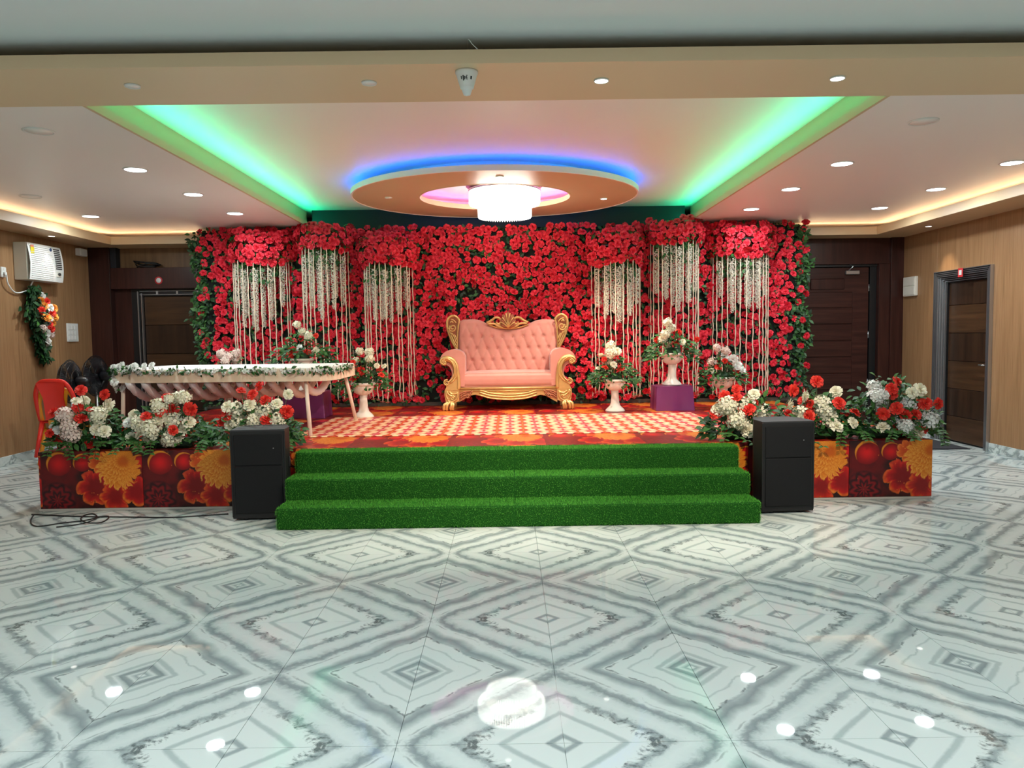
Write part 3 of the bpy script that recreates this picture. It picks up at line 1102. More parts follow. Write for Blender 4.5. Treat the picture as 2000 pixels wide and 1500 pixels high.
def S(zx, zy, d):
    return at(820 + zx * 0.175, 580 + zy * 0.175, d) - SO


sofa = thing('sofa', 'salmon pink button tufted sofa with carved gold frame before the flower wall', 'sofa', SO)
KX = 985


def mir(p):
    return Vector((2 * CXS - p[0], p[1], p[2]))


CXS = S(985, 1000, 9.63).x
# backrest
topc = [(425, 275), (480, 252), (600, 246), (680, 262), (760, 300), (850, 335), (985, 350), (1120, 335), (1210, 300), (1290, 262), (1370, 246), (1490, 250), (1545, 275)]
tx = np.array([S(a, b, 10.12).x for a, b in topc])
tz = np.array([S(a, b, 10.12).z for a, b in topc])
zb = S(985, 860, 10.05).z
BX0, BX1 = tx[0], tx[-1]
PB, QB = 0.137, 0.31


def back_pt(u, v):
    x = BX0 + (BX1 - BX0) * u
    zt = float(np.interp(x, tx, tz))
    z = zb + (zt - zb) * v
    xe = min(u, 1 - u) * (BX1 - BX0)
    ze = zt - z
    edge = min(1.0, xe / 0.06) * min(1.0, ze / 0.07)
    a, b = (x - CXS) / PB, (z - zb - 0.03) / QB * 2 * 0.5
    tuft = (abs(math.sin(PI * (a + b))) * abs(math.sin(PI * (a - b)))) ** 0.32
    inner = min(1, xe / 0.13) * min(1, max(0, ze - 0.02) / 0.13)
    roll = math.sqrt(max(0.0, 1 - (1 - min(1, xe / 0.05)) ** 2)) * math.sqrt(max(0.0, 1 - (1 - min(1, ze / 0.06)) ** 2))
    i_, j_ = round(a + b), round(a - b)
    bx_, bz_ = PB * (i_ + j_) / 2, QB * (i_ - j_) / 2
    rr2 = ((x - CXS - bx_) ** 2 + ((z - zb - 0.03 - bz_)) ** 2) / (0.026 ** 2)
    y = 0.52 - 0.05 * roll - 0.020 * tuft * inner + 0.06 * v + 0.020 * math.exp(-rr2) * inner
    return (x, y, z)


bk = MB().grid(back_pt, 120, 72)
o_ = len(bk.v)
ring_pts = []
MB_back = bk
rear = MB().grid(lambda u, v: (BX0 + (BX1 - BX0) * u, 0.60 + 0.06 * v, zb + (float(np.interp(BX0 + (BX1 - BX0) * u, tx, tz)) - zb) * v), 60, 6, flip=True)
bk.add(rear.v, rear.f, True)
bk.grid(lambda u, v: (lambda p: (p[0], p[1] + (0.66 - p[1]) * v, p[2]))(back_pt(u, 1.0)), 60, 1)
bkr = bk.build('backrest', pink, sofa)
btn = MB().ball((0, 0, 0), 0.013, 8, 5, sy=0.6).mesh('button', pink)
for m in range(-10, 11):
    for n in range(-10, 11):
        x, z = CXS + PB * (m + n) / 2, zb + 0.03 + QB * (m - n) / 2
        if BX0 + 0.11 < x < BX1 - 0.11 and z > zb + 0.06 and z < float(np.interp(x, tx, tz)) - 0.10:
            v = (z - zb) / (float(np.interp(x, tx, tz)) - zb)
            p = back_pt((x - BX0) / (BX1 - BX0), v)
            put('button', btn, bkr, (p[0], p[1] - 0.003, p[2]))
# seat
sx0, sx1 = S(466, 900, 9.66).x, S(1532, 900, 9.66).x
sz0, sz1 = S(985, 985, 9.66).z, S(985, 856, 9.66).z


def seat_pt(u, v):
    # v runs under the front edge, up, and back over the top
    prof = [(0.045, sz0), (0.035, sz0 + 0.02), (0.030, (sz0 + sz1) / 2), (0.036, sz1 - 0.02), (0.06, sz1), (0.2, sz1 + 0.022), (0.40, sz1 + 0.024), (0.60, sz1 + 0.02)]
    t = v * (len(prof) - 1)
    i = min(int(t), len(prof) - 2)
    f = t - i
    y = prof[i][0] * (1 - f) + prof[i + 1][0] * f
    z = prof[i][1] * (1 - f) + prof[i + 1][1] * f
    e = min(u, 1 - u)
    drop = 0.03 * (1 - min(1, e / 0.05)) ** 2 if v > 0.45 else 0
    bul = 0.010 * math.sin(PI * u)
    return (sx0 + (sx1 - sx0) * u, y - (bul if v < 0.5 else 0), z - drop + (0.012 * math.sin(PI * u) if v > 0.5 else 0))


MB().grid(seat_pt, 40, 28).build('seat_cushion', pink, sofa)
MB().tube([seat_pt(i / 30, 4 / 7.0) for i in range(31)], 0.006, 6).build('piping', pink, sofa)
MB().rbox(sx0 - 0.03, sx1 + 0.03, 0.05, 0.62, sz0 - 0.03, sz0 + 0.06, 0.01).build('seat_base', pink, sofa)
# arms
armo = [(500, 1000), (500, 700), (488, 645), (462, 612), (420, 592), (365, 586), (300, 604), (248, 645), (226, 695), (232, 730), (268, 752), (320, 770), (352, 820), (358, 880), (330, 930), (300, 960), (292, 1000)]
pts = bez([S(a, b, 9.66) for a, b in armo], 4)
for side in (0, 1):
    P_ = [(p.x if side == 0 else 2 * CXS - p.x, p.z) for p in pts]
    mb = MB().prism(P_, 'y', 0.03, 0.50, smooth=True)
    arm = mb.build('armrest', pink, sofa)
    # gold scroll on the arm front
    fl = (lambda p: p) if side == 0 else mir
    gb = MB()
    path = bez([S(300, 742, 9.63), S(262, 748, 9.63), S(246, 728, 9.63), S(262, 700, 9.63), S(310, 692, 9.63), S(362, 716, 9.63), S(396, 775, 9.63), S(404, 840, 9.63), S(384, 905, 9.63), S(345, 950, 9.63), S(312, 975, 9.63)], 5)
    n = len(path)
    gb.tube([fl(p) for p in path], [0.012 + 0.030 * math.sin(PI * min(1, (i / n) * 0.96 + 0.04)) ** 1.0 for i in range(n)], 8, squash=((0, 1, 0), 0.6))
    for dx, r in ((-16, 0.010), (18, 0.009)):
        gb.tube([fl(p + Vector((dx * 0.00113, -0.022, 0.006))) for p in path[4:-3]], r, 6)
    low = [fl(p) for p in bez([S(430, 1035, 9.63), S(432, 960, 9.63), S(425, 880, 9.63), S(412, 800, 9.63)], 6)]
    gb.tube(low, [0.02, *[0.026] * (len(low) - 2), 0.008], 8, squash=((0, 1, 0), 0.6))
    for (zx, zy, r0) in ((300, 958, 0.040), (272, 735, 0.034)):
        c = S(zx, zy, 9.61)
        sp = [fl(Vector(p)) for p in spiral((c.x, c.z), r0, 0.006, PI * 0.4, 1.7, 26, y=c.y)]
        gb.tube(sp, [0.012 - 0.006 * i / 26 for i in range(27)], 6)
    body = [fl(S(a, b, 9.64)) for a, b in ((280, 1040), (300, 1000), (290, 985), (345, 970), (400, 900), (440, 860), (440, 1040))]
    gb.prism([(p.x, p.z) for p in body], 'y', 0.0, 0.06)
    gb.build('arm_scroll', gold, arm, label='gold carved scroll')

    # corner leg: carved block and claw foot
    lg = MB()
    blk = [fl(S(a, b, 9.63)) for a, b in ((276, 1040), (438, 1040), (438, 1165), (400, 1178), (372, 1200), (300, 1200), (285, 1150), (276, 1100))]
    lg.prism([(p.x, p.z) for p in blk], 'y', 0.01, 0.12)
    for q in (((300, 1050), (318, 1085), (352, 1105), (395, 1110)), ((415, 1060), (418, 1110), (400, 1150), (350, 1168), (312, 1160)), ((300, 1060), (296, 1110), (320, 1150)), ((330, 1060), (362, 1085), (420, 1075))):
        lg.tube([fl(p) for p in bez([S(a, b, 9.62) for a, b in q], 5)], 0.012, 6)
    c = S(365, 1128, 9.615)
    lg.tube([fl(Vector(p)) for p in spiral((c.x, c.z), 0.032, 0.006, 0, 1.5, 22, y=c.y)], 0.009, 6)
    for a, b in ((312, 268), (330, 300), (350, 345), (362, 366)):
        q = [S(a, 1180, 9.62), S(b + 8, 1205, 9.60), S(b, 1240, 9.60), S(b + 4, 1268, 9.61)]
        t = [fl(p) for p in bez(q, 5)]
        for v_ in t:
            v_.z = max(v_.z, 0.018)
        lg.tube(t, [0.020] * (len(t) - 1) + [0.012], 7)
    lg.build('leg', gold, sofa)
    MB().rbox(*sorted((fl(S(300, 0, 9.63)).x, fl(S(360, 0, 9.63)).x)), 0.55, 0.61, 0.0, sz0, 0.006).build('leg', gold, sofa)
    # winged side panel of the back
    wg = MB()
    out = bez([S(a, b, 10.1) for a, b in ((418, 590), (372, 520), (330, 420), (306, 330), (312, 255), (345, 218), (385, 212), (425, 238), (440, 268))], 5)
    inn = bez([S(a, b, 10.1) for a, b in ((440, 268), (428, 330), (420, 430), (418, 590))], 5)
    poly = [(fl(p).x, p.z) for p in out + inn[1:-1]]
    wg.prism(poly, 'y', 0.53, 0.58)
    wo = wg.build('wing', gold_pink, sofa, label='carved pink gold wing panel')
    wr_ = MB().tube([fl(p + Vector((0, 0.0, 0))) for p in out], 0.017, 8).tube([fl(p) for p in inn], 0.012, 8)
    c = S(366, 345, 10.06)
    wr_.tube([fl(Vector(p)) for p in spiral((c.x, c.z), 0.052, 0.012, PI, 1.4, 26, y=c.y)], 0.009, 6)
    for q in (((345, 250), (380, 262), (405, 290)), ((340, 290), (352, 272), (372, 288)), ((352, 400), (380, 440), (408, 520)), ((330, 390), (368, 470), (410, 560)), ((385, 420), (402, 450), (410, 480)), ((335, 320), (332, 380), (350, 430))):
        wr_.tube([fl(p) for p in bez([S(a, b, 10.06) for a, b in q], 5)], 0.009, 6)
    wr_.build('wing_rim', gold, wo, label='bright gold rim and carving')
# front rail and apron
ap = MB()
tp = S(985, 1006, 9.65).z
low = bez([S(a, b, 9.65) for a, b in ((438, 1172), (500, 1140), (560, 1105), (620, 1092), (700, 1112), (800, 1138), (985, 1150), (1170, 1138), (1270, 1112), (1350, 1092), (1410, 1105), (1470, 1140), (1534, 1172))], 5)
poly = [(p.x, p.z) for p in low] + [(low[-1].x, tp), (low[0].x, tp)]
ap.prism(poly, 'y', 0.03, 0.07)
for off, r in ((8, 0.011), (38, 0.012), (66, 0.009)):
    pp = [p + Vector((0, -0.012, off * 0.00113)) for p in low[18:-18]]
    ap.tube(pp, r, 6)
ap.tube([Vector((low[0].x, 0.02, tp - 0.012)), Vector((low[-1].x, 0.02, tp - 0.012))], 0.014, 8)
ap.tube([Vector((low[0].x, 0.022, tp - 0.045)), Vector((low[-1].x, 0.022, tp - 0.045))], 0.009, 8)
apo = ap.build('apron', gold, sofa)
for side in (0, 1):
    cv = MB()
    fl = (lambda p: p) if side == 0 else mir
    pl = [fl(S(a, b, 9.645)) for a, b in ((440, 1162), (440, 1045), (590, 1045), (575, 1095), (520, 1125))]
    cv.prism([(p.x, p.z) for p in pl], 'y', 0.016, 0.035)
    for q in (((450, 1135), (490, 1105), (545, 1095)), ((450, 1110), (480, 1085), (520, 1070)), ((450, 1085), (490, 1060), (570, 1050)), ((500, 1130), (530, 1120), (555, 1125)), ((590, 1050), (560, 1075), (575, 1095))):
        cv.tube([fl(p) for p in bez([S(a, b, 9.63) for a, b in q], 5)], 0.010, 6)
    c = S(535, 1112, 9.62)
    cv.tube([fl(Vector(p)) for p in spiral((c.x, c.z), 0.03, 0.006, 0, 1.4, 20, y=c.y)], 0.008, 6)
    cv.build('carving', gold_pink, apo)
# crest
cr = MB()
crest_l = []
for side in (0, 1):
    fl = (lambda p: p) if side == 0 else mir
    for q, r in ((((745, 290), (800, 262), (840, 232), (885, 235), (905, 270), (890, 300), (862, 300), (858, 278)), 0.016),
                 (((760, 300), (830, 300), (880, 330), (940, 345)), 0.015), (((800, 300), (780, 275), (800, 250)), 0.010),
                 (((985, 345), (930, 310), (915, 262), (935, 235)), 0.014), (((850, 325), (900, 315), (960, 342)), 0.010)):
        cr.tube([fl(p) for p in bez([S(a, b, 10.13) for a, b in q], 6)], r, 7)
cr.tube(bez([S(a, b, 10.15) for a, b in ((760, 305), (850, 338), (985, 352), (1120, 338), (1210, 305))], 6), 0.012, 7)
cro = cr.build('crest', gold, sofa, label='gold scrolled crest')
lf = MB()
b0 = S(985, 345, 10.12)
for an, L, w in ((0, 0.215, 0.036), (-20, 0.19, 0.034), (20, 0.19, 0.034), (-40, 0.15, 0.030), (40, 0.15, 0.030), (-62, 0.11, 0.026), (62, 0.11, 0.026)):
    a_ = math.radians(an)
    dx, dz = math.sin(a_), math.cos(a_)
    pts = [b0 + Vector((dx * L * t, -0.02 * math.sin(PI * t), dz * L * t)) for t in (0.05, 0.3, 0.55, 0.75, 0.9, 1.0)]
    lf.tube(pts, [w * 0.4, w * 0.62, w * 0.85, w, w * 0.8, w * 0.25], 8, squash=((0, 1, 0), 0.55))
    lf.tube([p + Vector((0, -w * 0.55, 0)) for p in pts[:-1]], 0.006, 5)
lf.build('crest_leaf', gold_pink, cro, label='pinkish carved leaf plume')
fr_ = MB()
for an, L in ((-28, 0.16), (28, 0.16), (-8, 0.2), (8, 0.2), (-50, 0.12), (50, 0.12)):
    a_ = math.radians(an)
    fr_.tube([b0 + Vector((math.sin(a_ * (0.4 + 0.6 * t)) * L * t, -0.035, math.cos(a_) * L * t)) for t in (0.05, 0.35, 0.7, 1.0)], [0.010, 0.009, 0.008, 0.011], 6)
fr_.build('crest_vein', gold, cro)

# ------------------------------------------------------------------ cloth covered boxes
purple = plain('purple_satin', rgb(122, 54, 108), 0.3, 0, 0.5, 0.08, 8)


def draped_box(label, x, y, w, d, h, seed):
    t = thing('draped_box', label, 'box', (x, y, SZ), group='purple cloth covered boxes')
    MB().box(-w / 2 + 0.02, w / 2 - 0.02, -d / 2 + 0.02, d / 2 - 0.02, 0, h - 0.012).build('box', M['void'], t)
    rnd = random.Random(seed)
    ph = [rnd.uniform(0, 6.28) for _ in range(4)]

    def skirt(u, v):
        p = u * 4
        i = int(p) % 4
        f = p - int(p)
        cs = [(-w / 2, -d / 2), (w / 2, -d / 2), (w / 2, d / 2), (-w / 2, d / 2)]
        a, b = cs[i], cs[(i + 1) % 4]
        x_, y_ = a[0] + (b[0] - a[0]) * f, a[1] + (b[1] - a[1]) * f
        corner = math.exp(-(min(f, 1 - f) / 0.09) ** 2)
        k = 1 + v * (0.005 + 0.07 * corner + 0.012 * math.sin(u * 60 + ph[0]) + 0.016 * math.sin(u * 33 + ph[1])) - 0.05 * corner
        return (x_ * k, y_ * k, h * (1 - v) + 0.002)
    mb = MB().grid(skirt, 128, 10, flip=True)
    mb.grid(lambda u, v: ((u - 0.5) * w * 0.99, (v - 0.5) * d * 0.99, h + 0.004 * math.sin(u * 9 + ph[2]) * math.sin(v * 7)), 8, 8)
    mb.build('cloth', purple, t)
    return t


draped_box('purple satin draped box under the middle urn of the right side', 2.02, 9.42, 0.46, 0.40, 0.30, 1)
draped_box('purple satin draped box behind the right end of the white table', -2.45, 9.15, 0.50, 0.42, 0.31, 2)

# ------------------------------------------------------------------ flower stock: meshes used again and again
REDS = [rgb(204, 24, 44), rgb(226, 40, 60), rgb(238, 66, 80), rgb(214, 32, 60)]
red_m = foliage_mat('red_silk_petals', REDS, 0.6, 0.25)
coral_m = foliage_mat('coral_red_silk_petals', [rgb(206, 34, 30), rgb(228, 58, 46), rgb(238, 80, 64)], 0.6, 0.25)
cream_m = foliage_mat('cream_silk_petals', [rgb(232, 224, 196), rgb(244, 238, 218), rgb(238, 232, 200)], 0.6, 0.25)
white_m = foliage_mat('white_silk_petals', [rgb(226, 226, 220), rgb(242, 242, 238)], 0.6, 0.25)
pinkw_m = foliage_mat('pale_pink_silk_petals', [rgb(226, 200, 190), rgb(238, 216, 206)], 0.6, 0.25)
rosy_m = foliage_mat('dusty_pink_petals', [rgb(206, 130, 136), rgb(222, 156, 160)], 0.6, 0.25)
orange_m = foliage_mat('orange_silk_petals', [rgb(232, 140, 50), rgb(240, 170, 80)], 0.6, 0.25)
leaf_m = foliage_mat('green_silk_leaves', [rgb(24, 58, 26), rgb(44, 88, 40), rgb(66, 112, 52), rgb(30, 70, 36)], 0.5, 0.35)
leaf_dark = foliage_mat('dark_green_silk_leaves', [rgb(16, 38, 22), rgb(28, 58, 32), rgb(40, 76, 40)], 0.5, 0.35)
stem_m = plain('brown_green_stem', rgb(70, 74, 40), 0.6)


def rose_template(rings, seed=0, ruffle=0.0):
    """Cupped petals in rings; faces +Z, radius about 1."""
    rnd = random.Random(seed)
    vs, fs = [], []
    for (n, tilt, R, span, r0, off) in rings:
        for k in range(n):
            a0 = 2 * PI * (k + off + rnd.uniform(-0.1, 0.1)) / n
            t_ = math.radians(tilt + rnd.uniform(-7, 7))
            o = len(vs)
            for j in range(3):
                t = j / 2
                wid = (0.55, 1.0, 0.62)[j] * span
                for i in range(3):
                    s = i - 1
                    curl = 0.16 * t * t
                    rr = r0 + R * math.sin(t_) * t + curl * 0.6 * R
                    zz = R * math.cos(t_) * t - curl * R * (0.9 if tilt > 30 else 0.2) - 0.10 * R * abs(s) * t + ruffle * rnd.uniform(-1, 1) * t
                    a = a0 + s * wid / 2
                    vs.append((rr * math.cos(a), rr * math.sin(a), zz))
            for j in range(2):
                for i in range(2):
                    q = o + j * 3 + i
                    fs.append((q, q + 1, q + 4, q + 3))
    return vs, fs


ROSE = rose_template([(5, 72, 0.92, 1.5, 0.08, 0), (5, 48, 0.80, 1.5, 0.06, 0.5), (3, 24, 0.66, 2.1, 0.05, 0.2), (2, 8, 0.55, 2.6, 0.03, 0.6)], 3)
ROSE_OPEN = rose_template([(6, 80, 0.95, 1.25, 0.06, 0), (5, 58, 0.78, 1.4, 0.06, 0.5), (4, 36, 0.56, 1.6, 0.05, 0.2)], 5, 0.05)
CARN = rose_template([(7, 84, 0.9, 1.1, 0.1, 0), (6, 60, 0.85, 1.2, 0.08, 0.4), (5, 36, 0.75, 1.4, 0.06, 0.1), (4, 14, 0.66, 1.6, 0.05, 0.6)], 8, 0.10)


def hydrangea_template(seed=1, n=26):
    rnd = random.Random(seed)
    vs, fs = [], []
    for k in range(n):
        z = 1 - 1.5 * (k + 0.5) / n
        a = k * 2.39996
        r = math.sqrt(max(0, 1 - z * z))
        nrm = Vector((r * math.cos(a), r * math.sin(a), z))
        Mx = facing(nrm * (0.58 + 0.38 * rnd.random()), nrm + Vector((rnd.uniform(-.3, .3), rnd.uniform(-.3, .3), rnd.uniform(-.3, .3))), rnd.uniform(0, 6), 0.46)
        for p in range(4):
            b = p * PI / 2
            o = len(vs)
            for (pr, pa, pz) in ((0, 0, 0), (0.7, -0.55, 0.16), (1.05, 0, 0.05), (0.7, 0.55, 0.16)):
                vs.append(tuple(Mx @ Vector((pr * math.cos(b + pa), pr * math.sin(b + pa), pz))))
            fs.append((o, o + 1, o + 2, o + 3))
    nb = len(vs)
    core = MB().ball((0, 0, 0), 0.58, 8, 6)
    vs.extend(core.v)
    fs.extend(tuple(i + nb for i in q) for q in core.f)
    return vs, fs


HYD = hydrangea_template()
# leaf: along +Y, 1 long, folded on the midrib, tip drooping
LEAF = ([(0, 0, 0), (-0.22, 0.28, 0.06), (0, 0.30, 0), (0.22, 0.28, 0.06), (-0.25, 0.58, 0.03), (0, 0.62, -0.04), (0.25, 0.58, 0.03), (0, 1.0, -0.16)],
        [(0, 2, 1), (0, 3, 2), (1, 2, 5, 4), (2, 3, 6, 5), (4, 5, 7), (5, 6, 7)])


def tmesh(name, T, mat, smooth=True, s=1.0):
    me = bpy.data.meshes.new(name)
    me.from_pydata([(x * s, y * s, z * s) for x, y, z in T[0]], [], T[1])
    me.polygons.foreach_set('use_smooth', [smooth] * len(T[1]))
    me.materials.append(mat)
    me.update()
    return me


ME = {'red': tmesh('red_rose', ROSE, red_m), 'red2': tmesh('red_rose', ROSE_OPEN, red_m), 'coral': tmesh('red_carnation', CARN, coral_m), 'w': tmesh('cream_rose', CARN, cream_m),
      'W': tmesh('white_rose', CARN, white_m), 'h': tmesh('cream_hydrangea', HYD, cream_m), 'H': tmesh('white_hydrangea', HYD, white_m), 'p': tmesh('pale_pink_hydrangea', HYD, pinkw_m),
      'leaf': tmesh('leaf', LEAF, leaf_m), 'leafd': tmesh('leaf', LEAF, leaf_dark)}


def leaf_mat4(p, d, up, s):
    """Leaf of length s at p pointing along d, its upper face towards up."""
    y = Vector(d).normalized()
    z = Vector(up) - y * Vector(up).dot(y)
    z = z.normalized() if z.length > 1e-4 else y.orthogonal().normalized()
    x = y.cross(z)
    m = Matrix((x, y, z)).transposed().to_4x4()
    return Matrix.Translation(p) @ m @ Matrix.Scale(s, 4)


def rv(rnd, k=1.0):
    return Vector((rnd.gauss(0, k), rnd.gauss(0, k), rnd.gauss(0, k)))

# ------------------------------------------------------------------ flower wall
FX0, FX1, FZ1, FY = -4.21, 4.02, 2.93, 10.42
fw = thing('flower_wall', 'wide backdrop wall packed with red roses and dark green leaves', 'flower wall', (0, FY, SZ))
MB().box(FX0 + 0.05, FX1 - 0.05, 0.0, 0.06, 0.002, FZ1 - SZ - 0.02).build('backing_board', plain('dark_green_board', rgb(16, 22, 16), 0.9), fw)
MB().box(FX0 + 0.05, FX1 - 0.05, -0.03, 0.0, 0.002, 0.05).build('foot_rail', plain('grey_rail', rgb(84, 74, 66), 0.7), fw)
rnd = random.Random(11)
pos = []
row = 0
z = 0.10
while z < FZ1 - SZ + 0.02:
    x = FX0 + (0.03 if row % 2 else 0.075)
    while x < FX1 + 0.02:
        px, pz = x + rnd.uniform(-0.03, 0.03), z + rnd.uniform(-0.028, 0.028)
        hgt = pz / (FZ1 - SZ)
        e = min(px - FX0, FX1 - px)
        keep = 0.60 + 0.42 * min(1, hgt * 1.35)
        if e < 0.22:
            keep *= 0.42
        nz = math.sin(px * 5.1 + 2 * math.sin(pz * 3.3)) * math.sin(pz * 6.3 + 1.7 * math.sin(px * 2.9))
        if nz > 0.62:
            keep *= 0.45
        if rnd.random() < keep:
            pos.append((px, pz))
        x += 0.083
    z += 0.072
    row += 1
mats = []
for px, pz in pos:
    nrm = Vector((rnd.gauss(0, 0.45), -1, rnd.gauss(0.05, 0.42)))
    sc = rnd.choice((0.042, 0.045, 0.048, 0.051, 0.055))
    mats.append((px, pz, facing((px, -0.035 - rnd.random() * 0.06, pz), nrm, rnd.uniform(0, 6.28), sc)))
centre = sorted(range(len(mats)), key=lambda i: abs(mats[i][0] + 0.0) + rnd.random() * 0.9)
single = set([i for i in centre if mats[i][1] > 0.75][:300])
for i in sorted(single):
    o = put('red_rose', ME['red' if i % 3 else 'red2'], fw)
    o.matrix_local = mats[i][2]
ra = [m[2] for i, m in enumerate(mats) if i not in single and i % 3]
rb = [m[2] for i, m in enumerate(mats) if i not in single and not i % 3]
baked('red_roses', [(*ROSE, ra), (*ROSE_OPEN, rb)], red_m, fw, kind='stuff')
lm, lm2 = [], []
for k in range(7200):
    x, z = rnd.uniform(FX0 + 0.02, FX1 - 0.02), rnd.uniform(0.03, FZ1 - SZ)
    d = Vector((rnd.gauss(0, 1), -0.35 + rnd.gauss(0, 0.25), rnd.gauss(-0.2, 1)))
    (lm if k % 2 else lm2).append(leaf_mat4((x, -0.01 - rnd.random() * 0.05, z), d, (rnd.gauss(0, .4), -1, 0.4), rnd.uniform(0.05, 0.085)))
for side in (-1, 1):
    xe = FX0 if side < 0 else FX1
    for k in range(900):                              # leafy fringe on the two upright edges
        z = rnd.uniform(0.15, FZ1 - SZ - 0.05)
        bulge = 0.06 + 0.05 * math.sin(z * 7 + side) + 0.03 * math.sin(z * 17)
        x = xe + side * rnd.uniform(-0.12, bulge)
        d = Vector((side * rnd.uniform(0.1, 1), -0.3 + rnd.gauss(0, 0.5), rnd.gauss(-0.3, 0.8)))
        (lm if k % 3 else lm2).append(leaf_mat4((x, rnd.uniform(-0.08, 0.05), z), d, (rnd.gauss(0, .4), -1, 0.5), rnd.uniform(0.05, 0.09)))
for k in range(500):                                  # sprigs above the top edge
    x = rnd.uniform(FX0 + 0.1, FX1 - 0.1)
    h = 0.06 * max(0, math.sin(x * 9) + 0.4 * math.sin(x * 23))
    lm2.append(leaf_mat4((x, rnd.uniform(-0.06, 0.02), FZ1 - SZ - 0.04 + rnd.random() * h * 0.5), (rnd.gauss(0, 0.7), rnd.gauss(-0.2, 0.4), rnd.uniform(0.1, 0.6)), (0, -1, 0.5), rnd.uniform(0.04, 0.055)))
baked('leaves', [(*LEAF, lm)], leaf_m, fw, kind='stuff')
baked('leaves', [(*LEAF, lm2)], leaf_dark, fw, kind='stuff')

# ------------------------------------------------------------------ hanging canopies of roses, strings and wisteria
string_m = plain('cream_twisted_string', rgb(226, 208, 184), 0.6)
wist = ([], [])
for p in range(3):
    b = p * 2.1
    o = len(wist[0])
    for (pr, pa, pz) in ((0, 0, 0), (0.7, -0.6, 0.2), (1.0, 0, -0.1), (0.7, 0.6, 0.2)):
        wist[0].append((pr * math.cos(b + pa), pr * math.sin(b + pa), pz))
    wist[1].append((o, o + 1, o + 2, o + 3))
wist_m = foliage_mat('white_wisteria_florets', [rgb(214, 208, 190), rgb(234, 230, 214), rgb(222, 214, 198)], 0.6, 0.25)


def canopy(label, xc, rx, z0, z1, nstr, vdrop, seed):
    rnd = random.Random(seed)
    ry = 0.40
    t = thing('hanging_canopy', label, 'canopy', (xc, FY, SZ), group='rose canopies with hanging strings')
    z0, z1 = z0 - SZ, z1 - SZ
    arc = lambda a, k=1.0: (rx * k * math.cos(a), -ry * k * math.sin(a) - 0.02)
    hoop = [(*arc(PI * i / 24), (z0 + z1) / 2) for i in range(25)]
    MB().tube(hoop, 0.02, 6).build('hoop', M['black'], t)
    # roses on the half drum
    nz = max(3, round((z1 - z0) / 0.088))
    per = PI * math.sqrt((rx * rx + ry * ry) / 2)
    na = round(per / 0.098)
    for j in range(nz + 1):
        for i in range(na + 1):
            a = PI * (i + (0.5 if j % 2 else 0) + rnd.uniform(-0.25, 0.25)) / na
            if not -0.02 < a < PI + 0.02:
                continue
            z = z0 + (z1 - z0) * (j + rnd.uniform(-0.3, 0.3)) / nz
            sag = 0.03 * math.sin(a * 3 + seed)
            k = 1.0 + 0.10 * math.sin(PI * (j / nz)) + rnd.uniform(-0.06, 0.06)
            x, y = arc(a, k)
            nrm = Vector((math.cos(a) + rnd.gauss(0, 0.3), -math.sin(a) - 0.25 + rnd.gauss(0, 0.3), (j / nz - 0.45) * 1.3 + rnd.gauss(0, 0.3)))
            o = put('red_rose', ME['red2' if rnd.random() < 0.4 else 'red'], t)
            o.matrix_local = facing((x, y, z + sag), nrm, rnd.uniform(0, 6), rnd.uniform(0.046, 0.060))
    lv = []
    for k in range(240):
        a = rnd.uniform(0, PI)
        x, y = arc(a, rnd.uniform(0.85, 1.05))
        lv.append(leaf_mat4((x, y, rnd.uniform(z0, z1)), (math.cos(a) + rnd.gauss(0, .5), -math.sin(a) + rnd.gauss(0, .5), rnd.gauss(0, .7)), (0, -0.5, 1), rnd.uniform(0.045, 0.07)))
    for k in range(220):                              # green sprays under the drum, behind the strings
        a = rnd.uniform(0.1, PI - 0.1)
        kk = rnd.uniform(0.3, 0.9)
        x, y = arc(a, kk)
        lv.append(leaf_mat4((x, y, z0 - rnd.random() ** 1.5 * 0.26), (rnd.gauss(0, .6), rnd.gauss(-0.3, .5), -0.8), (0, -1, 0.3), rnd.uniform(0.05, 0.085)))
    baked('foliage', [(*LEAF, lv)], leaf_m, t, kind='stuff')
    # wisteria tassels
    for i in range(11):
        f = (i + 0.5) / 11
        a = PI * (0.04 + 0.92 * f)
        x, y = arc(a, 0.84 if i % 2 else 0.62)
        L = vdrop * (0.58 + 0.42 * math.sin(PI * f)) * rnd.uniform(0.82, 1.08)
        top = z0 - 0.04 - rnd.random() * 0.08
        ms = []
        n = int(L / 0.0085)
        for q in range(n):
            s = q / n
            wz = top - L * s
            r = 0.033 * (1 - 0.5 * s)
            b = q * 2.4
            ms.append(facing((x + r * math.cos(b), y + r * math.sin(b), wz), (math.cos(b), math.sin(b), -0.35), rnd.uniform(0, 6), rnd.uniform(0.022, 0.032)))
        baked('wisteria_tassel', [(*wist, ms)], wist_m, t)
    # long strings, each ending in a dusty pink blossom
    for i in range(nstr):
        f = i / (nstr - 1)
        a = PI * (0.0 + 1.0 * (f + rnd.uniform(-0.25, 0.25) / nstr))
        x, y = arc(a, 0.93)
        zb_ = 0.085 + rnd.uniform(0, 0.07)
        ph = rnd.uniform(0, 6)
        n = 34
        pts = []
        for q in range(n + 1):
            s = q / n
            amp = 0.002 + 0.005 * s * s
            pts.append((x + amp * math.sin(q * 1.3 + ph), y + amp * math.cos(q * 1.1 + ph), z0 + 0.02 + (zb_ - z0 - 0.02) * s))
        o = MB().tube(pts, [0.0062 + 0.0022 * (q % 2) for q in range(n + 1)], 5).build('string', string_m, t)
        c = put('pink_blossom', BLO, o)
        c.matrix_local = facing((pts[-1][0], pts[-1][1], zb_ + 0.01), (rnd.gauss(0, .2), -0.35, -1), rnd.uniform(0, 6), 0.034)
    return t


